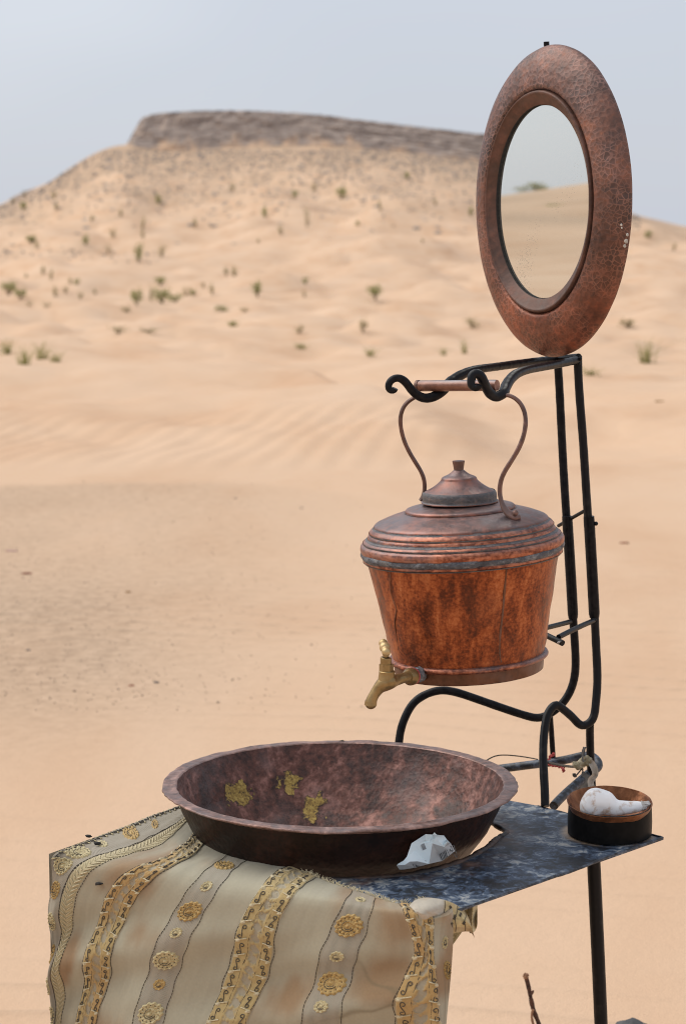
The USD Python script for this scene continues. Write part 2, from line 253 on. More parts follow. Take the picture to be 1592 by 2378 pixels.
mat('cloth', {'a': ('attribute', {'attribute': 'tint'}), 'tc': ('texture_coordinate', {}), 'n': ('noise_texture', {'scale': 260.0, 'detail': 3.0}), 'm': ('mix', {'mix_type': 'multiply', 'fac': .35}), 'r': ('rgb_ramp', {'ramp': [(.3, (.8, .8, .8)), (.7, (1, 1, 1))]}), 'b': bumpnode(.25, .001), 'p': ('principled_bsdf', {'roughness': .85, 'sheen_weight': .15})},
    [('tc.object', 'n.vector'), ('n.fac', 'r.fac'), ('a.color', 'm.color1'), ('r.color', 'm.color2'), ('m.color', 'p.base_color'), ('n.fac', 'b.height'), ('b.normal', 'p.normal')])
mat('sand', {'a': ('attribute', {'attribute': 'coarse'}), 'tc': ('texture_coordinate', {}),
     'map': ('mapping', {'scale': (.35, .16, 1.0)}), 'n1': ('noise_texture', {'scale': 1.6, 'detail': 5.0, 'roughness': .6, 'distortion': .4}), 'n2': ('noise_texture', {'scale': 220.0, 'detail': 2.0}), 'n3': ('noise_texture', {'scale': 16.0, 'detail': 7.0, 'roughness': .72}),
     'r': ('rgb_ramp', {'ramp': [(.32, (.565, .362, .226)), (.5, (.62, .424, .28)), (.68, (.645, .456, .312))]}),
     'cr': ('rgb_ramp', {'ramp': [(.34, (.27, .19, .128)), (.5, (.4, .285, .192)), (.62, (.5, .36, .25))]}), 'cm': ('mix', {}), 'gm': ('mix', {'mix_type': 'multiply', 'fac': .25}), 'gr': ('rgb_ramp', {'ramp': [(.3, (.75, .75, .75)), (.6, (1, 1, 1))]}),
     'b': bumpnode(.25, .004), 'b2': bumpnode(.35, .02), 'p': ('principled_bsdf', {'roughness': .95, 'specular_ior_level': .15})},
    [('tc.object', 'map.vector'), ('map.vector', 'n1.vector'), ('n1.fac', 'r.fac'), ('tc.object', 'n2.vector'), ('tc.object', 'n3.vector'), ('n3.fac', 'cr.fac'), ('a.fac', 'cm.fac'), ('r.color', 'cm.color1'), ('cr.color', 'cm.color2'),
     ('cm.color', 'gm.color1'), ('n2.fac', 'gr.fac'), ('gr.color', 'gm.color2'), ('gm.color', 'p.base_color'), ('n3.fac', 'b2.height'), ('n2.fac', 'b.height'), ('b2.normal', 'b.normal'), ('b.normal', 'p.normal')])
mat('mesa_rock', {'a': ('attribute', {'attribute': 'coarse'}), 'tc': ('texture_coordinate', {}), 'map': ('mapping', {'scale': (.3, .3, .95)}), 'n1': ('noise_texture', {'scale': 1.4, 'detail': 6.0, 'roughness': .68, 'distortion': .3}), 'n2': ('noise_texture', {'scale': .35, 'detail': 4.0}),
     'r': ('rgb_ramp', {'ramp': [(.32, (.2, .155, .13)), (.47, (.29, .232, .195)), (.6, (.37, .295, .245)), (.74, (.5, .36, .26))]}), 'cm': ('mix', {'color1': (.62, .424, .28)}), 'b': bumpnode(.3, .2), 'p': ('principled_bsdf', {'roughness': .95})},
    [('tc.object', 'map.vector'), ('map.vector', 'n1.vector'), ('n1.fac', 'r.fac'), ('a.fac', 'cm.fac'), ('r.color', 'cm.color2'), ('cm.color', 'p.base_color'), ('n1.fac', 'b.height'), ('b.normal', 'p.normal')])

# ------------------------------------------------------------ ground: one polar sheet from the camera's feet to the mesa
PY = np.array([1110, 1075, 1030, 985, 935, 915, 895, 868, 842, 824, 812, 790, 762, 730, 700, 660, 620, 580, 540, 500, 460, 420, 380, 345.])
PZ = np.array([13.95, 14.9, 16.2, 17.5, 19.2, 21.0, 23.2, 25.6, 28.0, 31.0, 36.0, 44, 54, 70, 90, 115, 140, 165, 190, 210, 228, 243, 258, 270.])
py_of_Z = PchipInterpolator(PZ, PY)
SK = np.array([[-2200, 560], [-1200, 548], [-600, 525], [-250, 505], [0, 477], [60, 447], [100, 432], [180, 398], [250, 364], [300, 335], [322, 298], [340, 273], [400, 262], [540, 257.5], [700, 264], [850, 281], [1000, 299], [1110, 312], [1230, 328], [1300, 352], [1380, 425], [1463, 496], [1520, 511], [1592, 527], [1750, 545], [2200, 556], [3600, 560.]])
sky_of = PchipInterpolator(SK[:, 0], SK[:, 1])
CB = np.array([[-2200, 560], [0, 477], [300, 336], [340, 345], [400, 350], [540, 342], [700, 338], [900, 350], [1110, 378], [1230, 402], [1300, 420], [1380, 455], [1463, 500], [1592, 529], [3600, 562.]])
cliff_of = PchipInterpolator(CB[:, 0], CB[:, 1])
def tan_el(py): return np.tan(PITCH + np.arctan((np.asarray(py, float) - 1189) / 5000))
def fb(x, y, seed, o=3): return meshkit.fbm(np.stack([np.asarray(x, float), np.asarray(y, float), np.zeros(np.shape(x)) + .5], -1), o, seed) - .5
def pxq(az): return 796 + 5000 * np.where(np.abs(az) < .45, np.tan(np.clip(az, -.45, .45)), np.sign(az) * (np.tan(.45) + (np.abs(az) - .45)))
def fine_ripples(X, Y, rho):
    wy = Y + X * .22 + fb(X / 1.8, Y / 1.1, 41, 3) * .5
    m2 = np.clip(.45 + 3.0 * fb(X / 1.9, Y / .8, 44, 2), 0, 1) * (1 - smoothstep(8, 12, rho)) * smoothstep(3.0, 3.8, rho)
    return 1 - np.abs(np.sin(wy * np.pi / .17)), m2
def height(rho, az):
    """ground height at distance rho in direction az (0 = the way the lens looks)"""
    rho, az = np.broadcast_arrays(np.asarray(rho, float), np.asarray(az, float)); px = pxq(az); pc = np.clip(px, -2100, 3500)
    X, Y = rho * np.sin(az), rho * np.cos(az); cosaz = np.cos(np.clip(az, -.45, .45)); zq = rho * cosaz
    S = np.maximum(cliff_of(pc), 0)
    py = py_of_Z(np.clip(zq, PZ[0], PZ[-1]))
    g = np.clip((620 - py) / (620 - 345.), 0, None)
    py = np.where(zq > 140, 620 + (S - 620) * g, py)
    z = np.where(zq < PZ[0], 0.0, 1.65 - tan_el(py) * zq)
    lz = np.log(np.maximum(zq, 1))
    amp = (smoothstep(13.8, 17, zq) * .35 + smoothstep(28, 45, zq) * .65) * (1 - smoothstep(225, 266, zq))
    und = fb(pc / 420 + lz * 1.3, lz * 7.0, 3, 3) * 120 + fb(pc / 190 - lz * 2.0, lz * 20, 9, 2) * 84 + np.abs(fb(pc / 300, lz * 15 + pc / 700, 21, 2)) * 90 - 18
    z = z + und * amp * zq / 5000
    # near dune on the left and its hollow to the right
    d1 = zq - 28.5 - 1.6 * np.sin(px / 210 + .6) ; d1 = np.sqrt(d1 ** 2 + .12) * np.sign(d1); z = z - .30 * np.exp(-((px - 210) / 520) ** 2 - ((zq - 33) / 2.6) ** 2) - .15 * np.exp(-((px - 120) / 620) ** 2 - ((zq - 21.9) / 1.3) ** 2) + .10 * np.exp(-((px - 210) / 400) ** 2) * np.exp(-np.abs(d1) / np.where(d1 < 0, 3.2, 1.3))
    d2 = zq - 19.4 - .5 * np.sin(px / 260 + 2.0); d2 = np.sqrt(d2 ** 2 + .05) * np.sign(d2); z = z + .035 * np.exp(-((px - 120) / 620) ** 2) * np.exp(-np.abs(d2) / np.where(d2 < 0, 2.0, 1.0))
    # barchan on the left: its crest runs from far left to near right, with a slip face to the right of it
    pr = 330 + (28.8 - zq) * 66 + 30 * np.sin(zq * 1.1); wz = smoothstep(20.6, 22.4, zq) * (1 - smoothstep(28.8, 30.2, zq))
    z = z + wz * (.15 * smoothstep(-500, 60, px) * (1 - smoothstep(0, 170, px - pr)) - .26 * smoothstep(0, 170, px - pr) * (1 - smoothstep(250, 620, px - pr)))
    pr2 = 800 + (20.5 - zq) * 40; w2_ = smoothstep(14.6, 16.2, zq) * (1 - smoothstep(19.4, 21.4, zq))
    z = z + w2_ * (.13 * smoothstep(420, 820, px) * (1 - smoothstep(0, 280, px - pr2)) - .12 * smoothstep(0, 280, px - pr2) * (1 - smoothstep(350, 800, px - pr2)))
    z = z + .12 * np.exp(-((px - 1650) / 420) ** 2 - ((zq - 22) / 4.0) ** 2)
    z = z + fb(X / 2.2, Y / 1.6, 5, 3) * .06 * smoothstep(4.5, 9, rho) * (1 - smoothstep(20, 40, rho))
    # wind ripples: long ones on the dune face, faint ones on the flat
    wx = X + fb(X / 1.6, Y / 2.5, 31, 2) * .5
    rp = np.sin((wx * .93 - Y * .20 - .016 * (Y - 17) ** 2) * 2 * np.pi / .21)
    msk = smoothstep(14.2, 15.4, zq) * (1 - smoothstep(16.8, 18.8, zq)) * smoothstep(-300, 100, px) * (1 - smoothstep(850, 1250, px)) * np.clip(.85 + 1.2 * fb(X / 2, Y / 3, 8, 2), 0, 1)
    z = z + rp * .0062 * msk
    rl, m2 = fine_ripples(X, Y, rho); z = z + rl ** 2 * .010 * m2
    # elsewhere round the camera: low dunes that rise to a ridge
    w = smoothstep(1500, 2700, np.abs(px - 796))
    zo = smoothstep(16, 95, rho) * 2.1 * (1 + .9 * fb(az * 5, rho / 60, 51, 2)) + smoothstep(15, 40, rho) * (fb(X / 22, Y / 22, 52, 3) * 2.2 + np.abs(fb(X / 9, Y / 30, 53, 2)) * .9) - smoothstep(100, 190, rho) * 5.5
    zo = zo + 2.4 * np.exp(-((X + 86) / 22) ** 2 - ((Y - 13) / 10) ** 2) + 1.0 * np.exp(-np.abs(X + 42 + .25 * Y) / np.where(X + 42 + .25 * Y > 0, 1.2, 3.0) - ((Y + 4) / 32) ** 2) + 1.2 * np.exp(-np.abs(X + 60 - .3 * Y) / np.where(X + 60 - .3 * Y > 0, 1.6, 4.0) - ((Y + 8) / 30) ** 2)
    return z * (1 - w) + zo * w
pxs = np.arange(-320, 1920, 4.5); az_f = np.arctan((pxs - 796) / 5000)
az_c = np.r_[np.linspace(az_f[-1], .6, 26)[1:], np.radians(np.arange(37, 324, 3.0)), np.linspace(2 * np.pi - .6, 2 * np.pi + az_f[0], 26)[:-1]]
azs = np.r_[az_f, az_c]; azs = np.where(azs > np.pi, azs - 2 * np.pi, azs)
rows_py = np.r_[np.arange(2640, 1112, -4.0), np.arange(1112, 800, -2.4), np.arange(800, 344, -2.6), 345]
rz = np.where(rows_py > 1110, 1.65 / tan_el(rows_py), py_of_Z.__call__(0 * rows_py + 20))
inv = np.interp(rows_py[rows_py <= 1110], PY[::-1], PZ[::-1])
rz[rows_py <= 1110] = inv
rhos = np.r_[.25, .6, 1.0, 1.5, 2.0, 2.5, 3.0, rz[rz > 3.02]]; rhos = np.unique(np.round(rhos, 4))
RR, AA = np.meshgrid(rhos, azs, indexing='ij'); RR = RR / np.cos(np.clip(AA, -.45, .45))
ZZ = height(RR, AA)
v = np.stack([RR * np.sin(AA), RR * np.cos(AA), ZZ], -1).reshape(-1, 3)
f = grid_faces(len(rhos), len(azs), True)
f = np.vstack([f, np.stack([np.full(len(azs), len(v)), (np.arange(len(azs)) + 1) % len(azs), np.arange(len(azs))], 1)])
v = np.vstack([v, [0, 0, 0]])
gm = trimesh.Trimesh(v, f[:, ::-1], process=False)
Xv, Yv = v[:, 0], v[:, 1]; pxv = pxq(np.arctan2(Xv, Yv)); rv = np.hypot(Xv, Yv)
coarse_shade = smoothstep(5.9, 8.2, rv) * (1 - smoothstep(13.5 , 13.9, rv + fb(Xv / 1.2, Yv / 1.5, 65, 4) * .9 + smoothstep(500, 1000, pxv) * 1.0)) * (1 - smoothstep(100, 900, pxv - (rv - 9) * 30)) * smoothstep(-2600, -1200, pxv)
coarse_shade = coarse_shade * np.clip(.8 + 1.5 * fb(Xv / 1.3, Yv / 3.0, 61, 4), 0, 1) * .72
far = smoothstep(190, 268, rv) * np.clip(.34 + 3.4 * fb(pxv / 38, rv / 3.0, 66, 4) + smoothstep(240, 269, rv) * .7, 0, 1) * .72 * (np.abs(pxv - 796) < 1500)
lf = (Xv < -30) & (Xv > -110); Zv = v[:, 2]; rl_, m2_ = fine_ripples(Xv, Yv, rv); coarse_shade = np.clip(coarse_shade + .5 * rl_ ** 5 * m2_ * (rv < 12) + far + lf * .8 * np.clip(.7 + 2 * fb(Xv / 7, Yv / 7, 68, 3), 0, 1) * (np.exp(-((Zv - 1.75) / .13) ** 2) + .9 * np.exp(-((Zv - 2.45) / .12) ** 2)), 0, 1)  # darker colour stands in for shading on ripple lines and two left slope bands
def with_attr(prim, name, val, typ):
    pv = UsdGeom.PrimvarsAPI(prim).CreatePrimvar(name, typ, 'vertex')
    pv.Set(Vt.FloatArray.FromNumpy(np.asarray(val, np.float32)) if typ == Sdf.ValueTypeNames.FloatArray else Vt.Vec3fArray.FromNumpy(np.asarray(val, np.float32)))
sand = obj('sand', gm, 'sand', smooth=True); tag(sand, 'pale orange desert sand with wind ripples and a coarse grey-brown patch', kind='structure')
with_attr(sand, 'coarse', coarse_shade, Sdf.ValueTypeNames.FloatArray)  # coarse patch and scree, plus the painted ripple and band shade

# mesa: cliff of layered rock, flat top, far plain behind
mpx = np.r_[np.linspace(-2000, -120, 60)[:-1], np.arange(-120, 1720, 2.0), np.linspace(1720, 3300, 50)]
maz = np.arctan((mpx - 796) / 5000)
nr = 46; rowsv = []; att = []
top = sky_of(mpx); bot = cliff_of(mpx)
z0 = height(270 / np.cos(maz), maz)
ztop = 1.65 - tan_el(top) * 276
for k in range(nr):
    t = k / (nr - 1)
    st = np.floor(t * 7 + fb(mpx / 90, mpx * 0 + 3, 71, 2) * 1.2) / 7
    back = 270 + 4.2 * (.45 * t + .55 * np.clip(st, 0, 1)) + fb(mpx / 34, np.full(len(mpx), t * 6), 72, 4) * 1.3 * min(1, 4 * t) * (ztop - z0 > .5)
    z = z0 + (ztop - z0) * t + fb(mpx / 8, np.full(len(mpx), t * 22), 73, 2) * .16 * (ztop - z0 > .5) * min(1, 5 * t)
    rowsv.append(np.stack([np.tan(maz) * back, back, z], -1)); att.append(np.clip((ztop - z0) / .9, 0, 1) * smoothstep(.0, .5, t + .2 + 1.4 * fb(mpx / 26, np.full(len(mpx), 1 + t * 1.5), 74, 4)))
for dz, back in ((.05, 279), (-.25, 300), (-1.5, 345), (-30, 430), (-46, 800)):
    rowsv.append(np.stack([np.tan(maz) * back, np.full(len(maz), back), np.maximum(np.minimum(ztop, 40) + dz, -7 + 0 * ztop)], -1)); att.append(np.clip((ztop - z0) / .9, 0, 1))
mv = np.array(rowsv); rowsn = len(mv)
mm = trimesh.Trimesh(mv.reshape(-1, 3), grid_faces(rowsn, len(mpx))[:, ::-1], process=False)
mesa = obj('mesa', mm, 'mesa_rock', smooth=30 and True); tag(mesa, 'flat-topped rocky mesa with a layered grey-brown cliff', kind='structure')
with_attr(mesa, 'coarse', np.array(att).reshape(-1), Sdf.ValueTypeNames.FloatArray)
th = np.linspace(0, 2 * np.pi, 65)[:-1]
pl = np.array([[r * np.sin(a), r * np.cos(a), -7.1] for r in (150, 900, 6000) for a in th])
far_plain = obj('far_plain', trimesh.Trimesh(pl, grid_faces(3, 64, True)[:, ::-1], process=False), 'sand', smooth=True); tag(far_plain, kind='structure')

def ground_hit(px, py):
    """where the sight line (px, py) meets the ground"""
    r = ray(px, py); h = np.hypot(r[0], r[1]); az = math.atan2(r[0], r[1]); q = np.geomspace(3, 300, 4000)
    d = height(q, np.full(len(q), az)) - (1.65 + r[2] / h * q)
    k = np.argmax(d > 0) if (d > 0).any() else len(q) - 1
    return np.array([q[k] * math.sin(az), q[k] * math.cos(az), height(q[k:k + 1], np.array([az]))[0]])

# ------------------------------------------------------------ washstand
Lc, Nc, Rc, Fc = (onz(x, y, .735) for x, y in ((117, 1985), (1000, 2135), (1540, 1945), (705, 1773)))
BAS = np.array([-.0045, 3.185, .809]); BR = .2685
stand = thing('washstand', 'black wrought iron washstand with twin uprights, hook arms and scuffed blue plate', 'washstand', (.36, 3.45, 0)); SO = np.array([.36, 3.45, 0])
def part(name, mesh, m, parent=stand, o=SO, **kw): return obj(name, V(mesh, o), m, parent, **kw)
def px3(pts, Ys, n=80):
    pts = np.array(pts, float); d = np.r_[0, np.cumsum(np.linalg.norm(np.diff(pts, axis=0), axis=1))]
    Yv = np.interp(d / d[-1], np.linspace(0, 1, len(Ys)), Ys); return spline(at(pts[:, 0], pts[:, 1], Yv), n)
def wob(n, amp, seed): return 1 + amp * (2 * meshkit.fbm(np.stack([np.arange(n) * .35, np.zeros(n), np.zeros(n)], -1), 3, seed) - 1)
c7 = lambda P: [(880 + x / 3.015, 820 + y / 3.015) for x, y in P]
left_up = px3([(1294, 836), (1295.2, 853), (1303, 1000), (1314, 1193), (1322, 1310), (1330, 1437), (1335, 1513), (1333, 1573), (1321, 1610), (1302, 1637), (1277, 1657), (1252, 1667), (1223, 1663), (1173, 1647), (1090, 1618), (1049, 1606), (1020, 1604), (991, 1612), (962, 1631), (943, 1660), (932, 1689), (925, 1740), (923, 1812)], [3.52, 3.52, 3.51, 3.50, 3.50, 3.49, 3.48, 3.46], 220)
part('upright', tube(left_up, .0068 * wob(220, .03, 1), 18), 'black_iron')
right_up = px3([(1341, 826), (1341.5, 853), (1352, 1010), (1364, 1193), (1373, 1310), (1380, 1432), (1384, 1515), (1386, 1589), (1382, 1640), (1370, 1677), (1352, 1685), (1333, 1671), (1304, 1645), (1290, 1638), (1276, 1650), (1266, 1680), (1261, 1728), (1262, 1797), (1265, 1873)], [3.45, 3.45, 3.45, 3.45, 3.45, 3.44, 3.42, 3.37, 3.318], 220)
part('upright', tube(right_up, .0068 * wob(220, .03, 2), 18), 'dusty_iron')
part('sleeve', tube(spline(at(np.array([1316, 1323, 1330.]), np.array([1199, 1310, 1436.]), 3.5), 30), np.r_[.0084, np.full(27, .0087), .0085, .0076], 20), 'black_iron')
part('sleeve', tube(spline(at(np.array([1366.5, 1373, 1379.5]), np.array([1199, 1310, 1434.]), 3.45), 30), np.r_[.0087, np.full(27, .009), .0088, .0078], 20), 'black_iron')
larm = px3(c7([(1235, 42), (1000, 70), (740, 105), (640, 125), (545, 168), (478, 222), (430, 275), (380, 304), (320, 314), (262, 290), (212, 238), (172, 192), (128, 174), (88, 188), (66, 225), (74, 256), (98, 262), (112, 246)]), [3.51, 3.40, 3.27, 3.20, 3.18, 3.17], 200)
ra = np.interp(np.linspace(0, 1, 200), [0, .55, .72, .9, 1], [.0064, .0064, .0082, .0062, .0046])
part('hook_arm', tube(larm, ra * wob(200, .05, 3), 16), 'black_iron')
rarm = px3(c7([(1392, 45), (1250, 76), (1100, 103), (1010, 124), (945, 156), (905, 200), (880, 250), (855, 290), (820, 303), (780, 285), (748, 238), (722, 182), (692, 146), (660, 148), (644, 188), (652, 232), (682, 240), (698, 222)]), [3.45, 3.35, 3.22, 3.135, 3.11, 3.10], 200)
ra = np.interp(np.linspace(0, 1, 200), [0, .5, .7, .9, 1], [.0064, .0064, .0082, .0072, .0052])
part('hook_arm', tube(rarm, ra * wob(200, .05, 4), 16), 'dusty_iron')
ca = lambda P, Ys: at(np.array([p[0] for p in P], float), np.array([p[1] for p in P], float), np.array(Ys, float))
part('bracket', tube(spline(ca([(1357, 1186), (1296, 1221)], [3.45, 3.535]), 12), .0030, 10), 'black_iron')
part('bracket', tube(spline(ca([(1379, 1441), (1340, 1458), (1296, 1480)], [3.445, 3.37, 3.30]), 20), .0042, 12), 'dusty_iron')
part('bracket', tube(spline(ca([(1323, 1444), (1276, 1456), (1250, 1462)], [3.49, 3.40, 3.35]), 20), .0042, 12), 'black_iron')
part('cross_bar', tube(spline(ca([(1306, 1494), (1275, 1479), (1236, 1461)], [3.285, 3.31, 3.35]), 20), .0047, 12), 'dusty_iron')
part('bar_end', tube(spline(ca([(1297.5, 1494), (1296, 1490)], [3.283, 3.284]), 4), [.0012, .003, .003, .0015], 8), 'bright_metal')
for p in ca([(1383, 1216), (1343, 843), (1379, 1440), (1346, 833)], [3.447, 3.444, 3.44, 3.44]): part('weld_bead', trimesh.creation.icosphere(2, .0035).apply_translation(p), 'dusty_iron')
part('mirror_rod', tube(spline(ca([(1305, 836), (1288, 480), (1268, 96)], [3.505, 3.50, 3.495]), 20), .0046, 12), 'black_iron')
part('mirror_strap', tube(spline(ca([(1292, 834), (1343, 829)], [3.515, 3.452]), 8), .006, 12), 'black_iron')
part('rail', tube(spline(ca([(1000, 1803), (1134, 1789), (1252, 1774), (1330, 1761), (1375, 1758), (1389, 1774), (1372, 1793), (1361, 1801), (1323, 1834), (1285, 1872)], [3.60, 3.58, 3.55, 3.53, 3.52, 3.505, 3.475, 3.45, 3.39, 3.335]), 90), .0072, 16), 'worn_blue_iron')
part('strut', tube(spline(ca([(1277, 1664), (1281, 1720), (1284, 1770)], [3.52, 3.535, 3.545]), 12), .0045, 12), 'black_iron')
part('strut', tube(spline(ca([(1369, 1683), (1370, 1750), (1374, 1830)], [3.43, 3.45, 3.45]), 12), .0066, 14), 'black_iron')
part('strut', tube(np.vstack([ca([(1374, 1830)], [3.45])[0], ca([(1374, 1830)], [3.45])[0] + [.0, 0, -.07]]), .0066, 14), 'black_iron')
# legs
def leg(p, foot): return tube(spline([p, (np.array(p) + foot) / 2 + [.002, .001, 0], foot], 24), .0104, 16)
lt = at(1376., 1975., 3.19); lb = at(1392., 2378., 3.2); d = (lb - lt) / (lt[2] - lb[2]); lt2 = lt + d * (lt[2] - .733); part('leg', leg(lt2, lb + d * (lb[2] + .05)), 'dusty_iron')
for c, toward in ((Lc, Rc), (Nc, Fc), (Fc, Nc)):
    q = c + (toward - c) * .07; part('leg', leg([q[0], q[1], .733], np.array([q[0] - .01, q[1], -.05])), 'black_iron')
# plate with a torn round hole, slightly dished towards it
def platemesh():
    from shapely.geometry import Polygon, Point
    Bk = onz(1248, 1870, .735)[:2]; inset = (Fc - Lc)[:2]; inset = np.array([-inset[1], inset[0]]) / np.linalg.norm(inset); inset = inset if inset[0] > 0 else -inset; Lq, Fq = Lc[:2] + inset * .006 + (Nc - Lc)[:2] * .01 + (Rc - Nc)[:2] * .06, Fc[:2] + inset * .006; Nq = Nc[:2] + (Rc - Nc)[:2] * .06
    th = np.linspace(0, 2 * np.pi, 161)[:-1]; c = BAS[:2]; ct = np.array([.07, 3.13])
    outer, inner = [], []
    quad = Polygon([Lq, Nq, Rc[:2], Bk, Fq])
    from shapely.geometry import LineString
    for a in th:
        d = np.array([math.cos(a), math.sin(a)])
        g = quad.exterior.intersection(LineString([c, c + d * 2])); pts = [np.array(p.coords[0]) for p in (g.geoms if hasattr(g, 'geoms') else [g])]
        outer.append(max(pts, key=lambda p: np.linalg.norm(p - c)))
        rr = .2375 + .002 * math.sin(5 * a + 1) + .014 * math.exp(-(((a + .02 + math.pi) % (2 * math.pi) - math.pi) / .12) ** 2)
        inner.append(c + d * min(rr, np.linalg.norm(outer[-1] - c) - .012))
    corners = [Lq, Nq, Rc[:2], Bk, Fq]
    outer = np.array(outer)
    for q in corners: outer[np.argmin(np.linalg.norm(outer - q, axis=1))] = q
    inner = np.array(inner); rows = []
    for t in np.r_[0, .02, .05, .1, .17, .26, .37, .5, .65, .8, .92, 1]:
        xy = inner * (1 - t) + outer * t; z = .735 - .001 + (meshkit.fbm(np.c_[xy * 9, np.zeros(len(xy))], 3, 5) - .6) * .005 * (t < .95)
        rows.append(np.c_[xy, z])
    up = np.array(rows); dn = up.copy(); dn[..., 2] -= .0028
    full = np.concatenate([up, dn[::-1]]).reshape(-1, 3); nr = 2 * len(rows)
    fc = grid_faces(nr, 160, True)
    i = np.arange(160); j = (i + 1) % 160; last = (nr - 1) * 160
    fc = np.vstack([fc, np.stack([last + i, last + j, j], 1), np.stack([last + i, j, i], 1)])
    return trimesh.Trimesh(full, fc, process=False), up
pm, plate_up = platemesh()
part('plate', pm, 'scuffed_plate', smooth=25)
lip = spline(plate_up[0][[k % 160 for k in range(118, 168)]], 140) + [0, 0, -.0016]
part('hole_lip', tube(lip, .0056 * wob(140, .25, 9) * np.sin(np.linspace(.25, 2.9, 140)) ** .4, 10), 'plate_lip_rust')
er = np.array([[*(Nc[:2] + (Rc - Nc)[:2] * t), .7335] for t in np.linspace(.08, .995, 60)] + [[*(Rc[:2] + (onz(1248, 1870, .735) - Rc)[:2] * t), .7335] for t in np.linspace(.02, 1, 40)])
er[:, 2] += (meshkit.fbm(np.c_[np.arange(100) * .12, np.zeros(100), np.zeros(100)], 3, 61) - .5) * .004; part('edge_roll', tube(er, .0021 * wob(100, .35, 62), 8), 'worn_blue_iron')
# holder ring for the small dish
ringc = onz(1414., 1936., .735); RRo = .0632
part('dish_holder', lathe([(RRo - .0045, 0), (RRo, 0), (RRo + .0004, .02), (RRo - .0006, .0415), (RRo - .0012, .0425), (RRo - .0042, .0425), (RRo - .0048, .0415), (RRo - .0045, 0)], 96, lambda T, Z, R: .0006 * np.sin(3 * T + 1)).apply_translation(ringc + [0, 0, .001]), 'black_ring_paint')
part('holder_floor', trimesh.creation.cylinder(RRo - .004, .003, sections=48).apply_translation(ringc + [0, 0, .0035]), 'black_ring_paint')

# ------------------------------------------------------------ basin
basin = thing('basin', 'wide round hammered copper basin with flared rim set in the plate', 'basin', BAS); BO = BAS
def ham(seed, amp, sc=60): return lambda T, Z, R: amp * (meshkit.fbm(np.stack([R * np.cos(T) * sc, R * np.sin(T) * sc, Z * sc], -1), 2, seed) - .5)
inner_p = dense([(.0, -.148), (.06, -.148), (.115, -.142), (.16, -.125), (.195, -.097), (.222, -.06), (.238, -.026), (.2455, -.006), (.2475, .0005)], .004)
outer_p = dense([(.0, -.152), (.06, -.152), (.117, -.146), (.163, -.129), (.1985, -.101), (.226, -.064), (.2425, -.030), (.2495, -.008)], .004)
rim_p = [(.2497, -.0085), (.256, -.005), (.2668, -.0026), (.2690, -.0014), (.2685, .0008), (.2655, .0014), (.256, .0012), (.2495, .0022), (.2472, .0004)]
part('inside', lathe(inner_p[::-1], 220, ham(3, .0022, 75)), 'basin_copper', basin, BO * 0, smooth=True)
part('outside', lathe(outer_p, 220, ham(4, .002)), 'basin_outside_copper', basin, BO * 0, smooth=True)
def rimwob(T, Z, R): return .0035 * (meshkit.fbm(np.stack([np.cos(T) * 5, np.sin(T) * 5, T * 0], -1), 3, 8) - .5) * smoothstep(.25, .265, R) + .0006 * np.sin(47 * T + 3 * np.sin(9 * T))
rm = lathe(rounded(rim_p, 1), 260, rimwob); q = np.array(rm.vertices); aT = np.arctan2(q[:, 1], q[:, 0]); q[:, 2] += .0045 * (meshkit.fbm(np.stack([np.cos(aT) * 6, np.sin(aT) * 6, aT * 0], -1), 3, 18) - .5) * smoothstep(.25, .262, np.hypot(q[:, 0], q[:, 1]))
part('rim', trimesh.Trimesh(q, rm.faces, process=False), 'basin_rim_copper', basin, BO * 0, smooth=50)
# yellow-green crusts on the back wall: thin lumpy patches that follow the bowl
prof_in = np.array(inner_p)
def bowl_hit(px, py):
    r = ray(float(px), float(py)); t = np.linspace(3.0, 3.7, 6000); P = EYE + r * (t / r[1])[:, None] - BAS
    rad = np.hypot(P[:, 0], P[:, 1]); surf = np.interp(rad, prof_in[:, 0], prof_in[:, 1]); ok = (P[:, 2] < surf) & (P[:, 1] > 0) & (rad < .2475)
    return P[np.argmax(ok)]
def crust(px, py, w, h, seed):
    n = 34; gx, gy = np.meshgrid(np.linspace(-1, 1, n), np.linspace(-1, 1, n)); vv = []; 
    for a, b in zip(gx.ravel(), gy.ravel()):
        P = bowl_hit(px + a * w, py + b * h); nrm = np.array([-P[0], -P[1], .12]); nrm /= np.linalg.norm(nrm)
        e = .86 - math.hypot(a, b) + 1.5 * (meshkit.fbm(np.array([a * 2.2 + seed, b * 2.2, seed]), 3, seed) - .5)
        vv.append(np.r_[P + nrm * (.0003 + .0009 * min(max(e, 0), .5)), e])
    vv = np.array(vv); fc = grid_faces(n, n); fc = fc[(vv[fc, 3] > .06).all(1)]
    u_, iv = np.unique(fc, return_inverse=True); return trimesh.Trimesh(vv[u_, :3], iv.reshape(-1, 3), process=False), np.clip(vv[u_, 3], 0, 1) * .9
for px, py, w, h, s in ((558, 1843, 36, 44, 11), (672, 1823, 32, 34, 5), (727, 1881, 34, 44, 14)):
    cm_, ce_ = crust(px, py, w, h, s); q_ = part('crust', cm_, 'verdigris_gold', basin, BO * 0, smooth=True, label='yellow crust on the inside of the basin'); with_attr(q_, 'edge', ce_, Sdf.ValueTypeNames.FloatArray)

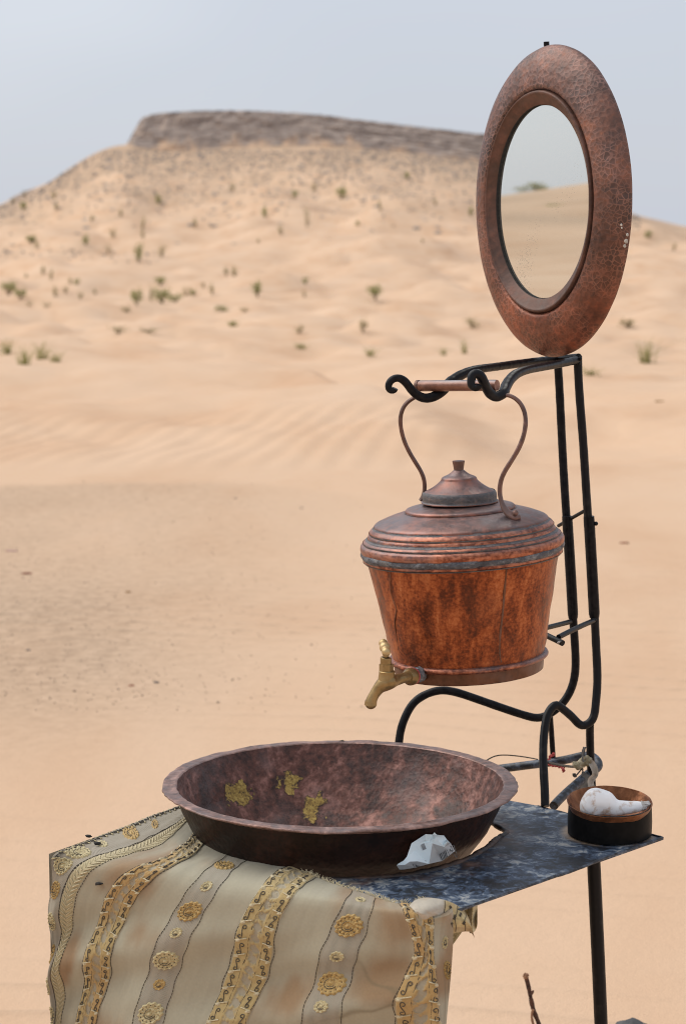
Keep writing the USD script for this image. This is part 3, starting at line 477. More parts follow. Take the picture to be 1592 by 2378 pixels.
# ------------------------------------------------------------ water vessel
KY = 3.17; KS = KY / 5000 * 1.009           # metres per photo pixel there
kb = at(1089., 1556., KY); KO = kb
kettle = thing('water_vessel', 'lidded reddish copper water vessel with brass tap hanging over the basin', 'water vessel', kb)
ka = at(1061., 1065., KY) - kb; ka /= np.linalg.norm(ka)      # its axis leans a little to the left
kx = np.array([1., 0, 0]) - ka * ka[0]; kx /= np.linalg.norm(kx); kyv = np.cross(ka, kx)
KM = np.eye(4); KM[:3, 0], KM[:3, 1], KM[:3, 2] = kx, kyv, ka
def kl(prof, seed=None, amp=.0012, n=160, step=.003, rnd=True):
    p = np.asarray(prof, float) * KS; p = rounded(p, 1) if rnd else p; m = lathe(dense(p, step), n, ham(seed, amp, 45) if seed else None); m.apply_transform(KM); return m
part('body', kl([(176, 33), (183, 60), (192, 110), (205, 180), (217, 240), (226, 283)], 5, .0022), 'vessel_copper', kettle, KO * 0, smooth=True)
part('foot_band', kl([(0, 3), (150, 2), (171, -1), (174, 1), (176, 26), (176, 33)], 6, .001), 'vessel_foot_copper', kettle, KO * 0)
part('lower_bead', kl([(175, 26), (183, 28), (187.5, 33), (185, 39), (177, 42)], 7, .001), 'vessel_ring_copper', kettle, KO * 0, smooth=True)
part('collar', kl([(222, 270), (229, 270), (232, 273), (232, 279), (228, 283), (225, 285)], 8, .001), 'vessel_ring_copper', kettle, KO * 0, smooth=True)
part('solder_seam', kl([(227, 277), (233, 279), (236, 284), (236.4, 288), (235.5, 294), (231, 297)], 9, .0075), 'dark_solder', kettle, KO * 0, smooth=True)
part('rim_band', kl([(230, 291), (236, 293), (238, 301), (236.5, 309), (231, 313), (228, 314)], 10, .0012), 'vessel_ring_copper', kettle, KO * 0, smooth=True)
part('shoulder_ring', kl([(230, 312), (230, 317), (226, 321), (219, 324), (218, 330), (215, 334), (210, 337)], 11, .001), 'vessel_ring_copper', kettle, KO * 0, smooth=True)
part('shoulder_ring', kl([(214, 332), (214.5, 340), (209, 346), (203, 349), (201, 352)], 12, .001), 'vessel_ring_copper', kettle, KO * 0, smooth=True)
part('shoulder', kl([(203, 348), (202, 354), (197, 358), (170, 369), (140, 378), (126, 381)], 13, .002), 'vessel_lid_copper', kettle, KO * 0, smooth=True)
part('neck_plate', kl([(127, 378), (128, 384), (124, 388), (105, 392), (88, 395), (80, 396)], 14, .001), 'vessel_lid_copper', kettle, KO * 0, smooth=True)
for pq in ([(229.5, 312.5), (230.6, 315), (230.4, 317)], [(224, 322), (219.6, 324.5), (218.8, 327)], [(213.5, 334), (214.8, 336), (214.9, 338.5)], [(206, 347), (203, 349.5), (202.4, 352)], [(229.6, 269), (230, 270.5), (232.3, 272)], [(127.6, 377), (126.5, 380), (130, 380.5)]):
    part('oxide_line', kl(np.array(pq) + [.35, .2], 17, .0008), 'dark_oxide', kettle, KO * 0, smooth=True)
def tilted(m):
    c_ = kb + ka * 399 * KS; m = m.copy(); m.apply_transform(trimesh.transformations.rotation_matrix(math.radians(-1.6), [0, -1, 0], c_ - kb)); return m
part('lid_band', tilted(kl([(89.4, 400.5), (85.8, 403), (86.8, 410), (85.9, 420), (82, 424.6)], 18, .0009)), 'dark_oxide', kettle, KO * 0, smooth=True)
lid = part('lid', tilted(kl([(0, 399), (84, 397), (89, 398), (89, 401), (85, 403), (86, 410), (85, 420), (80, 424), (66, 431), (53, 440), (44, 448), (42, 451), (41, 455), (37, 458), (27, 462), (18, 468), (12, 474), (0, 475)], 15, .0014)), 'vessel_lid_copper', kettle, KO * 0, smooth=40)
kn = tilted(kl([(0, 468), (11, 469), (11, 472), (12, 480), (14.5, 493), (14, 495), (0, 495)], 16, .0004, 40))
obj('knob', kn, 'handle_copper', lid, smooth=40)
# handle: flat strap bent in an S on both sides, and the copper rod it hangs from
c2 = lambda P: [(800 + x / 2.412, 820 + y / 2.412) for x, y in P]
hl = px3(c2([(420, 232), (385, 252), (345, 282), (316, 340), (317, 430), (345, 520), (398, 615), (438, 690), (447, 760), (425, 826)]), [3.207, 3.21, 3.22, 3.225], 90)
hr = px3(c2([(840, 228), (880, 230), (935, 243), (985, 285), (1010, 350), (1008, 430), (975, 530), (922, 620), (883, 690), (868, 770), (880, 840), (908, 890), (985, 918)]), [3.14, 3.13, 3.115, 3.105, 3.10, 3.092], 110)
def strap(P, r): return tube(P, r, 16, .6)
part('handle', strap(hl, .0052 * wob(90, .06, 12)), 'handle_copper', kettle, KO)
part('handle', strap(hr, np.r_[.0052 * wob(92, .06, 13), np.linspace(.0053, .0105, 14), np.linspace(.0105, .004, 4)]), 'handle_copper', kettle, KO)
part('rivet', trimesh.creation.icosphere(2, .0045).apply_translation(at(1196., 1191., 3.085)), 'handle_copper', kettle, KO)
e0, e1 = at(971., 896., 3.21), at(1153.5, 894.5, 3.133)
rodp = spline([e0, (e0 + e1) / 2, e1], 30)
part('grip_rod', tube(rodp, np.r_[.0075, np.full(28, .0083), .0080], 26), 'rod_copper', kettle, KO, smooth=40)
part('rod_collar', tube(spline([e0 - (e1 - e0) * .02, e0 + (e1 - e0) * .012], 5), .0088, 24), 'handle_copper', kettle, KO, smooth=40)
# seam down the body
c3 = lambda P: [(800 + x / 2.412, 1150 + y / 2.412) for x, y in P]
def on_body(px, py):
    r = ray(float(px), float(py)); t = np.linspace(2.9, 3.2, 4000); P = EYE + r * (t / r[1])[:, None] - kb
    h = P @ ka; rad = np.linalg.norm(P - h[:, None] * ka, axis=1); surf = np.interp(h, np.array([33, 110, 283]) * KS, np.array([176, 192, 226]) * KS)
    k = np.argmax(rad < surf); return P[k] + kb
seam = np.array([on_body(x, y) for x, y in c3([(905, 375), (900, 470), (890, 580), (885, 650), (872, 760), (866, 830), (868, 900), (876, 935)])])
part('seam', tube(spline(seam, 60) + [0, .0003, 0], .0016 * wob(60, .4, 14), 8), 'vessel_foot_copper', kettle, KO)
c6 = lambda P: [(790 + x / 2.596, 1022 + y / 2.596) for x, y in P]
for dr in ([(290, 745), (300, 800), (300, 870), (312, 950), (335, 1010), (328, 1080), (340, 1200), (350, 1290)], ):
    dp_ = spline(np.array([on_body(x, y) for x, y in c6(dr)]), 50); ax_ = kb + np.outer((dp_ - kb) @ ka, ka); dp_ = dp_ - (dp_ - ax_) / np.linalg.norm(dp_ - ax_, axis=1, keepdims=True) * .0012
    part('drip_mark', tube(dp_, .0019 * wob(50, .5, len(dr) + int(dr[0][0])), 8), 'drip_stain', kettle, KO, smooth=True)
# brass tap
tp = lambda x, y: (820 + x / 7.84, 1450 + y / 7.84)
TY = 3.02
def T3(P, Ys): return ca([tp(*p) for p in P], Ys)
noz = on_body(958, 1540) ; 
tap_axis_base = T3([(600, 870), (600, 560)], [TY, TY])
tx = part('tap_body', hull_chain(T3([(320, 1440), (330, 1380), (385, 1270), (480, 1140), (590, 1060), (640, 1040), (760, 1020), (900, 980), (1010, 960)], [TY, TY, TY, TY, TY, TY, TY + .012, TY + .022, TY + .034]), np.array([105, 98, 92, 108, 150, 150, 105, 92, 100]) / 7.84 * KS, .0025, 12), 'brass', kettle, KO, smooth=True)
part('tap_outlet', tube(T3([(316, 1390), (314, 1470)], [TY, TY]), [.0092 * .9, .0090], 24), 'brass', kettle, KO)
part('tap_neck', tube(T3([(605, 1010), (607, 930), (610, 880), (611, 868), (611, 858), (611, 846)], [TY] * 6), np.array([150, 142, 140, 144, 144, 132]) / 7.84 * KS, 28), 'brass', kettle, KO)
hexm = trimesh.creation.cylinder(.0083 * 124 / 100, .0132 * .9, sections=6); hexm.apply_translation(np.mean(T3([(600, 850), (600, 745)], [TY, TY]), 0))
part('hex_nut', hexm, 'brass', kettle, KO, smooth=False)
part('tap_bonnet', tube(T3([(592, 760), (592, 640), (592, 612), (594, 606), (594, 600)], [TY] * 5), np.array([98, 98, 99, 92, 60]) / 7.84 * KS, 28), 'brass', kettle, KO)
part('tap_stem', tube(T3([(594, 610), (594, 560)], [TY, TY]), .0045, 16), 'black_iron', kettle, KO)
part('tap_lever', hull_chain(np.vstack([T3([(592, 540), (597, 500)], [TY - .006, TY - .008]), T3([(572, 425), (540, 345)], [TY + .004, TY + .016])]), [.0052, .0062, .0060, .0048], .002, 4), 'pale_brass', kettle, KO, smooth=True)
part('tap_lever_ball', cat_([trimesh.creation.icosphere(3, r).apply_translation(p) for p, r in zip(T3([(597, 502), (572, 420), (543, 345)], [TY - .009, TY + .003, TY + .016]), (.0063, .0078, .0063))]), 'pale_brass', kettle, KO, smooth=True)
part('tap_flange', tube(T3([(985, 965), (1030, 955), (1062, 950)], [TY + .03, TY + .036, TY + .041]), np.array([110, 158, 152]) / 7.84 * KS, 28), 'brass', kettle, KO)
part('washer', tube(T3([(1058, 950), (1086, 945)], [TY + .041, TY + .045]), np.array([156, 152]) / 7.84 * KS, 28), 'red_thread', kettle, KO)
sl = hull_chain(T3([(1090, 940), (1180, 915), (1300, 900)], [TY + .045, TY + .058, TY + .075]), np.array([125, 140, 120]) / 7.84 * KS, .002, 3)
q = np.array(sl.vertices); q += sl.vertex_normals * ((meshkit.fbm(q * 160, 3, 3) - .5) * .006)[:, None]; part('solder_joint', trimesh.Trimesh(q, sl.faces, process=False), 'solder', kettle, KO, smooth=True)

# ------------------------------------------------------------ mirror
YAW = math.radians(55); MN = np.array([-math.sin(YAW), -math.cos(YAW), 0.]); MX = np.array([math.cos(YAW), -math.sin(YAW), 0.])
tilt = math.radians(1.3); MZ = np.array([0, 0, 1.]) ; MX, MZ = MX * math.cos(tilt) + MZ * math.sin(tilt), MZ * math.cos(tilt) - MX * math.sin(tilt)
MC = at(1281., 469., 3.44); mirror = thing('mirror', 'oval mirror in a broad hammered copper frame on top of the washstand', 'mirror', MC)
sc = 3.44 / 5000 * 1.008; HB = 353 * sc; HA = 262 * sc
def mring(prof, n=220, seed=1, amp=.0011, sc2=34):
    th = np.arange(n) * 2 * np.pi / n; rows = []
    for rho, off in prof:
        w = HB - HA; a, b = HA * (1 - (1 - rho) * 1.035), HB * (1 - (1 - rho) * 1.035)
        x, z = a * np.cos(th), b * np.sin(th)
        o = off + amp * (meshkit.fbm(np.stack([x * sc2, z * sc2, np.full(n, rho * 3.)], -1), 2, seed) - .5) * (amp > 0)
        rows.append(x[:, None] * MX + z[:, None] * MZ + np.broadcast_to(o, n)[:, None] * MN)
    return trimesh.Trimesh(np.array(rows).reshape(-1, 3), grid_faces(len(prof), n, True), process=False)
pr = dense([(.93, -.006), (.995, -.005), (1.0, .0005), (.988, .007), (.96, .0145), (.91, .022), (.85, .0275), (.79, .0305), (.745, .031), (.728, .0285), (.722, .025)], .012)
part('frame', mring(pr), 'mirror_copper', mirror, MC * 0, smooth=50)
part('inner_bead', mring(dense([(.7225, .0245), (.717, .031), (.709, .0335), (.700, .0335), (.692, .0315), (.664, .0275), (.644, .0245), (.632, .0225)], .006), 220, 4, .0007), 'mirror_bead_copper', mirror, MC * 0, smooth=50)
part('glass_seat', mring([(.6325, .0225), (.631, .0165), (.600, .0162)], 160, 2, 0), 'dark_crumb', mirror, MC * 0)
th = np.arange(140) * 2 * np.pi / 140; a, b = HA * (1 - .372 * 1.035), HB * (1 - .372 * 1.035)
gv = np.vstack([[MN * .0175], a * np.cos(th)[:, None] * MX + b * np.sin(th)[:, None] * MZ + MN * .0175]); i = np.arange(140)
part('glass', trimesh.Trimesh(gv, np.stack([np.zeros(140, int), 1 + i, 1 + (i + 1) % 140], 1), process=False), 'mirror_glass', mirror, MC * 0, smooth=False)
bk = np.vstack([[-MN * .0055], .94 * (HA * np.cos(th)[:, None] * MX + HB * np.sin(th)[:, None] * MZ) - MN * .0055])
part('backing', trimesh.Trimesh(bk, np.stack([np.zeros(140, int), 1 + (i + 1) % 140, 1 + i], 1), process=False), 'wood_board', mirror, MC * 0, smooth=False)
chips = []
for x, y, r in ((1456, 545, .002), (1453, 560, .0028), (1450, 571, .0022), (1442, 522, .0016), (1443, 529, .0014)):
    m = trimesh.creation.icosphere(2, r); q = np.array(m.vertices); q *= (1 + .6 * (meshkit.fbm(q * 500, 2, 3) - .5))[:, None]
    w0 = onplane(float(x), float(y), MC + MN * .012, MN); chips.append(trimesh.Trimesh(q * [1, .5, 1.3] + w0, m.faces))
part('chip', cat_(chips), 'rag_white', mirror, MC, label='pale flakes stuck on the right edge of the frame')

# ------------------------------------------------------------ small dish with white shell
dc = at(1415., 1866., ringc[1] - .004); dt = math.radians(6.5)
dish = thing('dish', 'small round copper dish tilted in the black holder ring', 'dish', dc)
DM = trimesh.transformations.rotation_matrix(dt, [1, 0, 0])
dp = rounded([(0, -.030), (.03, -.029), (.047, -.021), (.058, -.008), (.0622, .001), (.0642, .0035), (.0648, .0025), (.0632, .000), (.0595, -.010), (.0485, -.0235), (.031, -.0318), (0, -.033)], 1)
part('bowl', lathe(dp, 90, ham(23, .0025, 60)).apply_transform(DM), 'dish_copper', dish, dc * 0, smooth=True)
shp = ca([(1373, 1872), (1383, 1863), (1402, 1864), (1424, 1876), (1452, 1876), (1478, 1874), (1492, 1873)], [dc[1] - .012, dc[1] - .010, dc[1] - .012, dc[1] - .015, dc[1] - .012, dc[1] - .008, dc[1] - .006])
sm = hull_chain(shp, [.0185, .0215, .0185, .0125, .0100, .0088, .0070], .0025, 14)
q = np.array(sm.vertices); q += sm.vertex_normals * ((meshkit.fbm(q * 60, 3, 4) - .5) * .0028)[:, None]
shell = thing('shell', 'white bulbous shell with a tapering stem lying in the copper dish', 'shell', shp[1])
part('shell_body', trimesh.Trimesh(q, sm.faces, process=False), 'shell_white', shell, shp[1], smooth=True)
tip = hull_chain(ca([(1490, 1872), (1503, 1867)], [dc[1] - .006, dc[1] - .004]), [.0072, .0040], .002, 2); q = np.array(tip.vertices); q += tip.vertex_normals * ((meshkit.fbm(q * 300, 3, 4) - .5) * .006)[:, None]
part('shell_tip', trimesh.Trimesh(q, tip.faces, process=False), 'shell_tip', shell, shp[1], smooth=False)

# ------------------------------------------------------------ crumpled wrapper leaning on the basin
w_ = lambda x, y: (900 + x / 7.84, 1900 + y / 7.84)
WP = {'A': (160, 862, 12), 'B': (208, 940, 12), 'C': (290, 940, 6), 'D': (310, 855, 0), 'E': (280, 790, 8), 'F': (345, 710, 16), 'G': (430, 465, 30), 'H': (690, 295, 40), 'I': (815, 305, 44), 'J': (850, 265, 46), 'K': (895, 310, 42), 'L': (1020, 320, 40), 'M': (1075, 392, 30), 'N': (1150, 470, 24), 'O': (1220, 605, 18), 'P': (1110, 690, 10), 'Q': (990, 782, 8), 'R': (750, 838, 6), 'S': (500, 905, 6),
      'a': (680, 400, 22), 'b': (590, 440, 20), 'c': (765, 432, 40), 'd': (870, 360, 26), 'e': (810, 465, 33), 'f': (1000, 500, 14), 'g': (1092, 440, 18), 'h': (1025, 530, 4), 'i': (540, 790, 0), 'j': (400, 795, 4), 'k': (490, 605, 28), }
names = list(WP); wxy = np.array([WP[k][:2] for k in names], float); wy = np.array([WP[k][2] for k in names], float)

def wall_hit(px, py):
    r = ray(float(px), float(py)); Pq = EYE + r * (np.linspace(2.8, 3.1, 3000) / r[1])[:, None] - BAS; op = np.array(outer_p)
    k = np.argmax(np.hypot(Pq[:, 0], Pq[:, 1]) < np.interp(Pq[:, 2], op[:, 1], op[:, 0])); return Pq[k][1] + BAS[1]
cry = lambda x: np.interp(x, [160, 290, 310, 540, 780, 1025, 1092, 1220], [850, 850, 855, 790, 660, 530, 440, 600]); tpy = lambda x: np.interp(x, [160, 280, 345, 430, 690, 850, 1020, 1075, 1150], [860, 790, 710, 465, 295, 290, 320, 392, 470])
for k_, nm in enumerate(names):
    if nm in 'abcdefgk': wy[k_] = 40 * np.clip((cry(wxy[k_, 0]) - wxy[k_, 1]) / max(cry(wxy[k_, 0]) - tpy(wxy[k_, 0]), 1), 0, 1) + {'a': -5, 'b': -5, 'k': 5, 'c': 9, 'e': 6, 'd': -4, 'g': -3}.get(nm, 0)
wpx = [w_(*p) for p in wxy]; WV = ca(wpx, np.array([wall_hit(*p) for p in wpx]) - .006 - (46 - wy) / 1000 * .75); tri = Delaunay(wxy).simplices
outl = [names.index(k) for k in 'ABCSRQPONMLKJIHGFE']
from shapely.geometry import Polygon as _Poly, Point as _Pt
wpoly = _Poly(wxy[outl]).buffer(2); tri = np.array([t for t in tri if wpoly.contains(_Pt(*wxy[t].mean(0)))])
for k, t in enumerate(tri):
    n_ = np.cross(WV[t[1]] - WV[t[0]], WV[t[2]] - WV[t[0]])
    if n_ @ (EYE - WV[t[0]]) < 0: tri[k] = t[::-1]
crease = lambda x: np.interp(x, [160, 290, 310, 540, 780, 1025, 1092, 1220], [850, 850, 855, 790, 660, 530, 440, 600])
isside = np.array([wxy[t].mean(0)[1] > crease(wxy[t].mean(0)[0]) for t in tri])
wrapper = thing('wrapper', 'crumpled pale blue paper wrapper wedged between the basin and plate', 'wrapper', WV[names.index('R')]); WO = WV[names.index('R')]
back = WV + np.array([0, .003, 0]) + (WV.mean(0) - WV) * .03
def sheet(sel): 
    m = trimesh.Trimesh(np.vstack([WV, back]), np.vstack([tri[sel], tri[sel][:, ::-1] + len(WV)]), process=False); m.remove_unreferenced_vertices(); return m
part('folded_top', sheet(~isside), 'wrapper_paper', wrapper, WO, smooth=42)
part('printed_side', sheet(isside), 'wrapper_print_side', wrapper, WO, smooth=False)
wf = Delaunay(wxy)
def won(x, y, lift=.0008):
    k = wf.find_simplex((x, y)); t = wf.simplices[k]; b = np.linalg.lstsq(np.vstack([wxy[t].T, np.ones(3)]), np.array([x, y, 1.]), rcond=None)[0]
    P = WV[t].T @ b; d = EYE - P; return P + d / np.linalg.norm(d) * lift
def stroke(pts, r=.0005): return tube(spline([won(*p) for p in pts], max(2, 6 * len(pts))), r, 5)
strokes = [stroke([(945 + 26 * k, 655 - 15 * k), (990 + 23 * k, 770 - 15 * k)], .00042) for k in range(6)]
strokes += [stroke([(1128, 560), (1165, 600), (1198, 580)], .00045), stroke([(1165, 600), (1150, 520), (1135, 510)], .00045), stroke([(1165, 600), (1190, 545), (1178, 505)], .00045), stroke([(455, 845), (485, 910)], .0005)]
part('print', cat_(strokes), 'black_print', wrapper, WO)
quad = lambda P: trimesh.Trimesh([won(*p) for p in P], [[0, 1, 2], [0, 2, 3]], process=False)
part('print_block', quad([(500, 850), (515, 895), (715, 850), (690, 775)]), 'black_print', wrapper, WO, smooth=False)
part('print_block', quad([(600, 490), (640, 590), (700, 565), (660, 460)]), 'grey_print', wrapper, WO, smooth=False, label='pale blue-grey square showing through the paper')

# ------------------------------------------------------------ embroidered tablecloth
ZT = .7405
nF = np.cross(Nc - Lc, [0, 0, 1.]); nF /= np.linalg.norm(nF); nF = -nF if nF[1] > 0 else nF      # outward normal of the front edge
nS = np.cross(Rc - Nc, [0, 0, 1.]); nS /= np.linalg.norm(nS); nS = nS if nS[0] > 0 else -nS
edge_y = lambda x: np.where(np.asarray(x) <= 1000, 1985 + (np.asarray(x, float) - 117) * 150 / 883, 2135 - (np.asarray(x, float) - 1000) * 190 / 540)
# each line: top point(s) first, then the fold, then the hanging part down the picture
LN = [(0.0, [(452, 1858), (300, 1915), (117, 1985)], [(117, 1985), (120, 2050), (110, 2115), (121, 2210), (115, 2290), (123, 2378), (124, 2760)]),
      (None, [(440, 1893), (330, 1966), (185, 1996.5)], [(185, 1996.5), (155, 2080), (140, 2180), (127, 2378), (116, 2760)]),
      (None, [(468, 1930), (414, 2000), (325, 2020)], [(325, 2020), (262, 2110), (226, 2240), (191, 2378), (130, 2760)]),
      (None, [(580, 1972), (535, 2000), (487, 2048)], [(487, 2048), (441, 2116), (389, 2231), (351, 2378), (280, 2760)]),
      (None, [(705, 2026), (676, 2043), (641, 2074)], [(641, 2074), (608, 2125), (586, 2218), (530, 2378), (430, 2760)]),
      (None, [(845, 2074), (838, 2088), (826, 2105.5)], [(826, 2105.5), (808, 2155), (774, 2255), (748, 2378), (680, 2760)]),
      (None, [(950, 2101), (958, 2112), (966, 2129)], [(966, 2129), (988, 2200), (974, 2282), (962, 2378), (935, 2760)]),
      (1.0, [(978, 2092), (990, 2112), (1000, 2135)], [(1000, 2135), (1001, 2200), (1008, 2290), (1016, 2378), (1030, 2760)]),
      (1.12, [(1030, 2095), (1042, 2107), (1052, 2116.7)], [(1052, 2116.7), (1052, 2175), (1046, 2270), (1036, 2378), (1020, 2760)])]
sN = []
for s, tpart, h in LN:
    if s is None:
        P = onplane(float(h[0][0]), float(h[0][1]), Lc, nF); s = np.linalg.norm(P[:2] - Lc[:2]) / np.linalg.norm(Nc[:2] - Lc[:2])
    sN.append(s)
sN = np.array(sN); NTOP, NH, NS = 110, 400, 620
def resample(pts, n):
    pts = np.array(pts, float); d = np.r_[0, np.cumsum(np.linalg.norm(np.diff(pts, axis=0), axis=1))]; return PchipInterpolator(d / d[-1], pts, axis=0)(np.linspace(0, 1, n))
topc = np.array([resample(t, NTOP) for _, t, _ in LN]); hc = np.array([PchipInterpolator([p[1] for p in h], np.array(h, float))(np.linspace(h[0][1], 2760, NH)) for _, _, h in LN])
sg = np.linspace(0, 1.12, NS)
topg = PchipInterpolator(sN, topc, axis=0)(sg); hg = PchipInterpolator(sN, hc, axis=0)(sg)
Ptop = onz(topg[..., 0], topg[..., 1], ZT)
front = onplane(hg[..., 0], hg[..., 1], Lc + nF * .008, nF); side = onplane(hg[..., 0], hg[..., 1], Nc + nS * .008, nS)
corner_blend = smoothstep(.995, 1.01, sg)[:, None, None]; Ph = front * (1 - corner_blend) + side * corner_blend
Ph[..., 2] = np.where(Ph[..., 2] > ZT, ZT, Ph[..., 2])
P = np.concatenate([Ptop, Ph[:, 1:]], 1); NTt = P.shape[1]
dd = np.r_[np.zeros(NTOP), np.linspace(0, 1, NH)[1:]]                  # how far down the hang
S2, D2 = np.meshgrid(sg, dd, indexing='ij')
disp = D2 ** .7 * (.012 * np.sin(S2 * 2 * np.pi * 2.3 + 1.2 + 1.1 * D2) + .006 * np.sin(S2 * 2 * np.pi * 5.1 + 2 * D2)) * smoothstep(1.0, .93, S2) * smoothstep(0, .06, S2)
# diagonal pulls in the cloth
diag = (S2 * .62) * .45 + D2 * .62
disp += smoothstep(.02, .18, D2) * .0075 * (np.sin(diag * 2 * np.pi / .20 + 4 * fb(S2 * 2.5, D2 * 2.5, 81, 2)) + .5 * np.sin(diag * 2 * np.pi / .11 + 1)) * smoothstep(1.0, .94, S2) * smoothstep(0, .06, S2)
disp += fb(S2 * 9, D2 * 7, 83, 3) * .006 * smoothstep(.0, .1, D2) * smoothstep(1.12, 1.0, S2)
P = P + disp[..., None] * np.where(S2 > 1.0, 0, 1)[..., None] * nF
tt = np.r_[np.linspace(0, 1, NTOP), np.ones(NH - 1)]; S3, T3_ = np.meshgrid(sg, tt, indexing='ij')
wr = (meshkit.fbm(np.stack([Ptop[..., 0] * 26, Ptop[..., 1] * 26, Ptop[..., 0] * 0], -1), 3, 85) - .45) * .012 + .008 * np.exp(-((topg[..., 0] - 418) / 26) ** 2 - ((topg[..., 1] - 1985) / 34) ** 2)
P[:, :NTOP, 2] += np.maximum(wr, 0) * np.sin(np.pi * np.clip(np.linspace(0, 1, NTOP), 0, 1))[None, :] ** .6
wfold = np.exp(-((np.arange(NTt) - NTOP) / 52.) ** 2)[None, :] * smoothstep(0, .04, S2) * smoothstep(1.0, .95, S2)
P = np.stack([gaussian_filter(gaussian_filter(P[..., k], (1.2, 5), mode='nearest'), (8, 19), mode='nearest') * wfold + gaussian_filter(P[..., k], (1.2, 5), mode='nearest') * (1 - wfold) for k in range(3)], -1)
# pattern coordinates in metres: distance from a band's centre line across, distance along the line from the fold
along = np.concatenate([np.zeros((NS, 1)), np.cumsum(np.linalg.norm(np.diff(P, axis=1), axis=2), axis=1)], 1)
Nrm = np.cross(np.gradient(P, axis=1), np.gradient(P, axis=0)); Nrm /= np.linalg.norm(Nrm, axis=2, keepdims=True) + 1e-12
if (Nrm[NS // 2, NTOP + 100] @ nF) < 0: Nrm = -Nrm
width_m = np.linalg.norm(Nc[:2] - Lc[:2])
across = lambda s0: (S2 - s0) * width_m
bands = [('medal', .030, .024), ('chevron', sN[1] + .01, .015), ('scroll', sN[2], .026), ('medal', sN[3], .022), ('scroll', sN[4], .027), ('medal', sN[5], .022), ('scroll', .972, .023)]
tint = np.empty(P.shape); base = np.array([.342, .308, .218])
st = fb(S2 * 5, along * 4.5, 91, 5); stain = smoothstep(.02, .26, st + .16 * np.sin(diag * 2 * np.pi / .2 + 1.0) * smoothstep(.05, .2, D2))
tint[:] = base; tint += (np.array([.25, .15, .07]) - base) * (stain * .9)[..., None]
edge = np.exp(-((fb(S2 * 3.2, along * 3.0, 95, 4) - .12) / .006) ** 2) * .55
tint += (np.array([.15, .115, .06]) - tint) * (edge * smoothstep(.1, .3, D2) * (fb(S2 * 2, along * 2, 96, 2) > -.02))[..., None]
tint *= (1 + .22 * fb(S2 * 60, along * 7, 97, 3))[..., None]
relief = np.zeros(P.shape[:2])
for kind, s0, hw in bands:
    u = across(s0); inn = smoothstep(hw, hw - .0015, np.abs(u))
    if kind == 'medal':
        c = np.array([.29, .255, .195]) * (1 + .16 * np.sin(u * 2600) * np.sin(along * 2600))[..., None]; relief += inn * .0006 * np.sin(u * 2600) * np.sin(along * 2600)
        tint += (c - tint) * (inn * .75)[..., None]
    elif kind == 'chevron':
        q_ = np.sin((along + np.abs(u) * .8) * 2 * np.pi / .0085); c = np.array([.43, .36, .2]) * (1 + .12 * q_)[..., None]; relief += inn * .0008 * (.5 + .5 * q_)
        tint += (c - tint) * (inn * .8)[..., None]
    else:
        nn = fb(u * 210, along * 150, 99, 4) + .5; gold = smoothstep(.3, .6, nn + .2 * (np.abs(u) > .28 * hw) - .25 * (np.hypot((np.abs(u) - 0) / .0062, ((along + 10) % .018 - .009) / .006) < 1))
        c = np.array([.33, .285, .2]) + (np.array([.40, .29, .115]) - np.array([.33, .285, .2])) * gold[..., None]
        c = c + (np.array([.42, .235, .075]) - c) * (smoothstep(.0, .22, st + .05) * gold * .6)[..., None]; tint += (c - tint) * (inn * .92)[..., None]; relief += inn * .0022 * gold * (.4 + nn)
tint = np.clip(tint, .02, .8)
P0 = P.copy(); P = P + Nrm * relief[..., None]
CO = Lc + (Nc - Lc) * .5
cloth = thing('tablecloth', 'beige cloth with gold embroidered bands draped over the front of the washstand', 'tablecloth', CO)
cm = trimesh.Trimesh(P.reshape(-1, 3), grid_faces(NS, NTt)[:, ::-1], process=False)
if cm.face_normals[len(cm.faces) // 3] @ nF < 0: cm.invert()
cs = obj('cloth_sheet', V(cm, CO), 'cloth', cloth, smooth=True); with_attr(cs, 'tint', tint.reshape(-1, 3), Sdf.ValueTypeNames.Color3fArray)
# part of the cloth that hangs down the far left edge
bl = np.linspace(0, .38, 60); hz = np.linspace(0, 1, 60); Bm = np.zeros((60, 60, 3)); dB = (Fc - Lc); nB = np.cross(dB, [0, 0, 1.]); nB /= np.linalg.norm(nB); nB = nB if nB[0] < 0 else -nB
for i_, b_ in enumerate(bl):
    top_ = Lc + dB * b_; Bm[i_] = top_ + np.outer(hz, [0, 0, -.5]) + nB * (.003 + .012 * np.sin(b_ * 30) * hz)[:, None] + [0, 0, .0005]
q_ = obj('back_panel', V(trimesh.Trimesh(Bm.reshape(-1, 3), grid_faces(60, 60), process=False), CO), 'cloth', cloth, smooth=True); with_attr(q_, 'tint', np.tile(base * .95, (3600, 1)), Sdf.ValueTypeNames.Color3fArray)
def scroll_pts(w, hgt, flip):
    half = np.array([(.02, -.27), (.24, -.25), (.33, -.36), (.16, -.49), (-.12, -.46), (-.16, -.34)]); pts = np.vstack([half, -half[::-1]]) * [w, hgt]; pts[:, 0] *= flip; return pts
def fixn(m):
    if (m.face_normals * (EYE - m.triangles_center)).sum() < 0: m.invert()
    return m
def put(name, m, mt, **kw): return obj(name, V(fixn(m) if kw.pop('fix', False) else m, CO), mt, cloth, **kw)
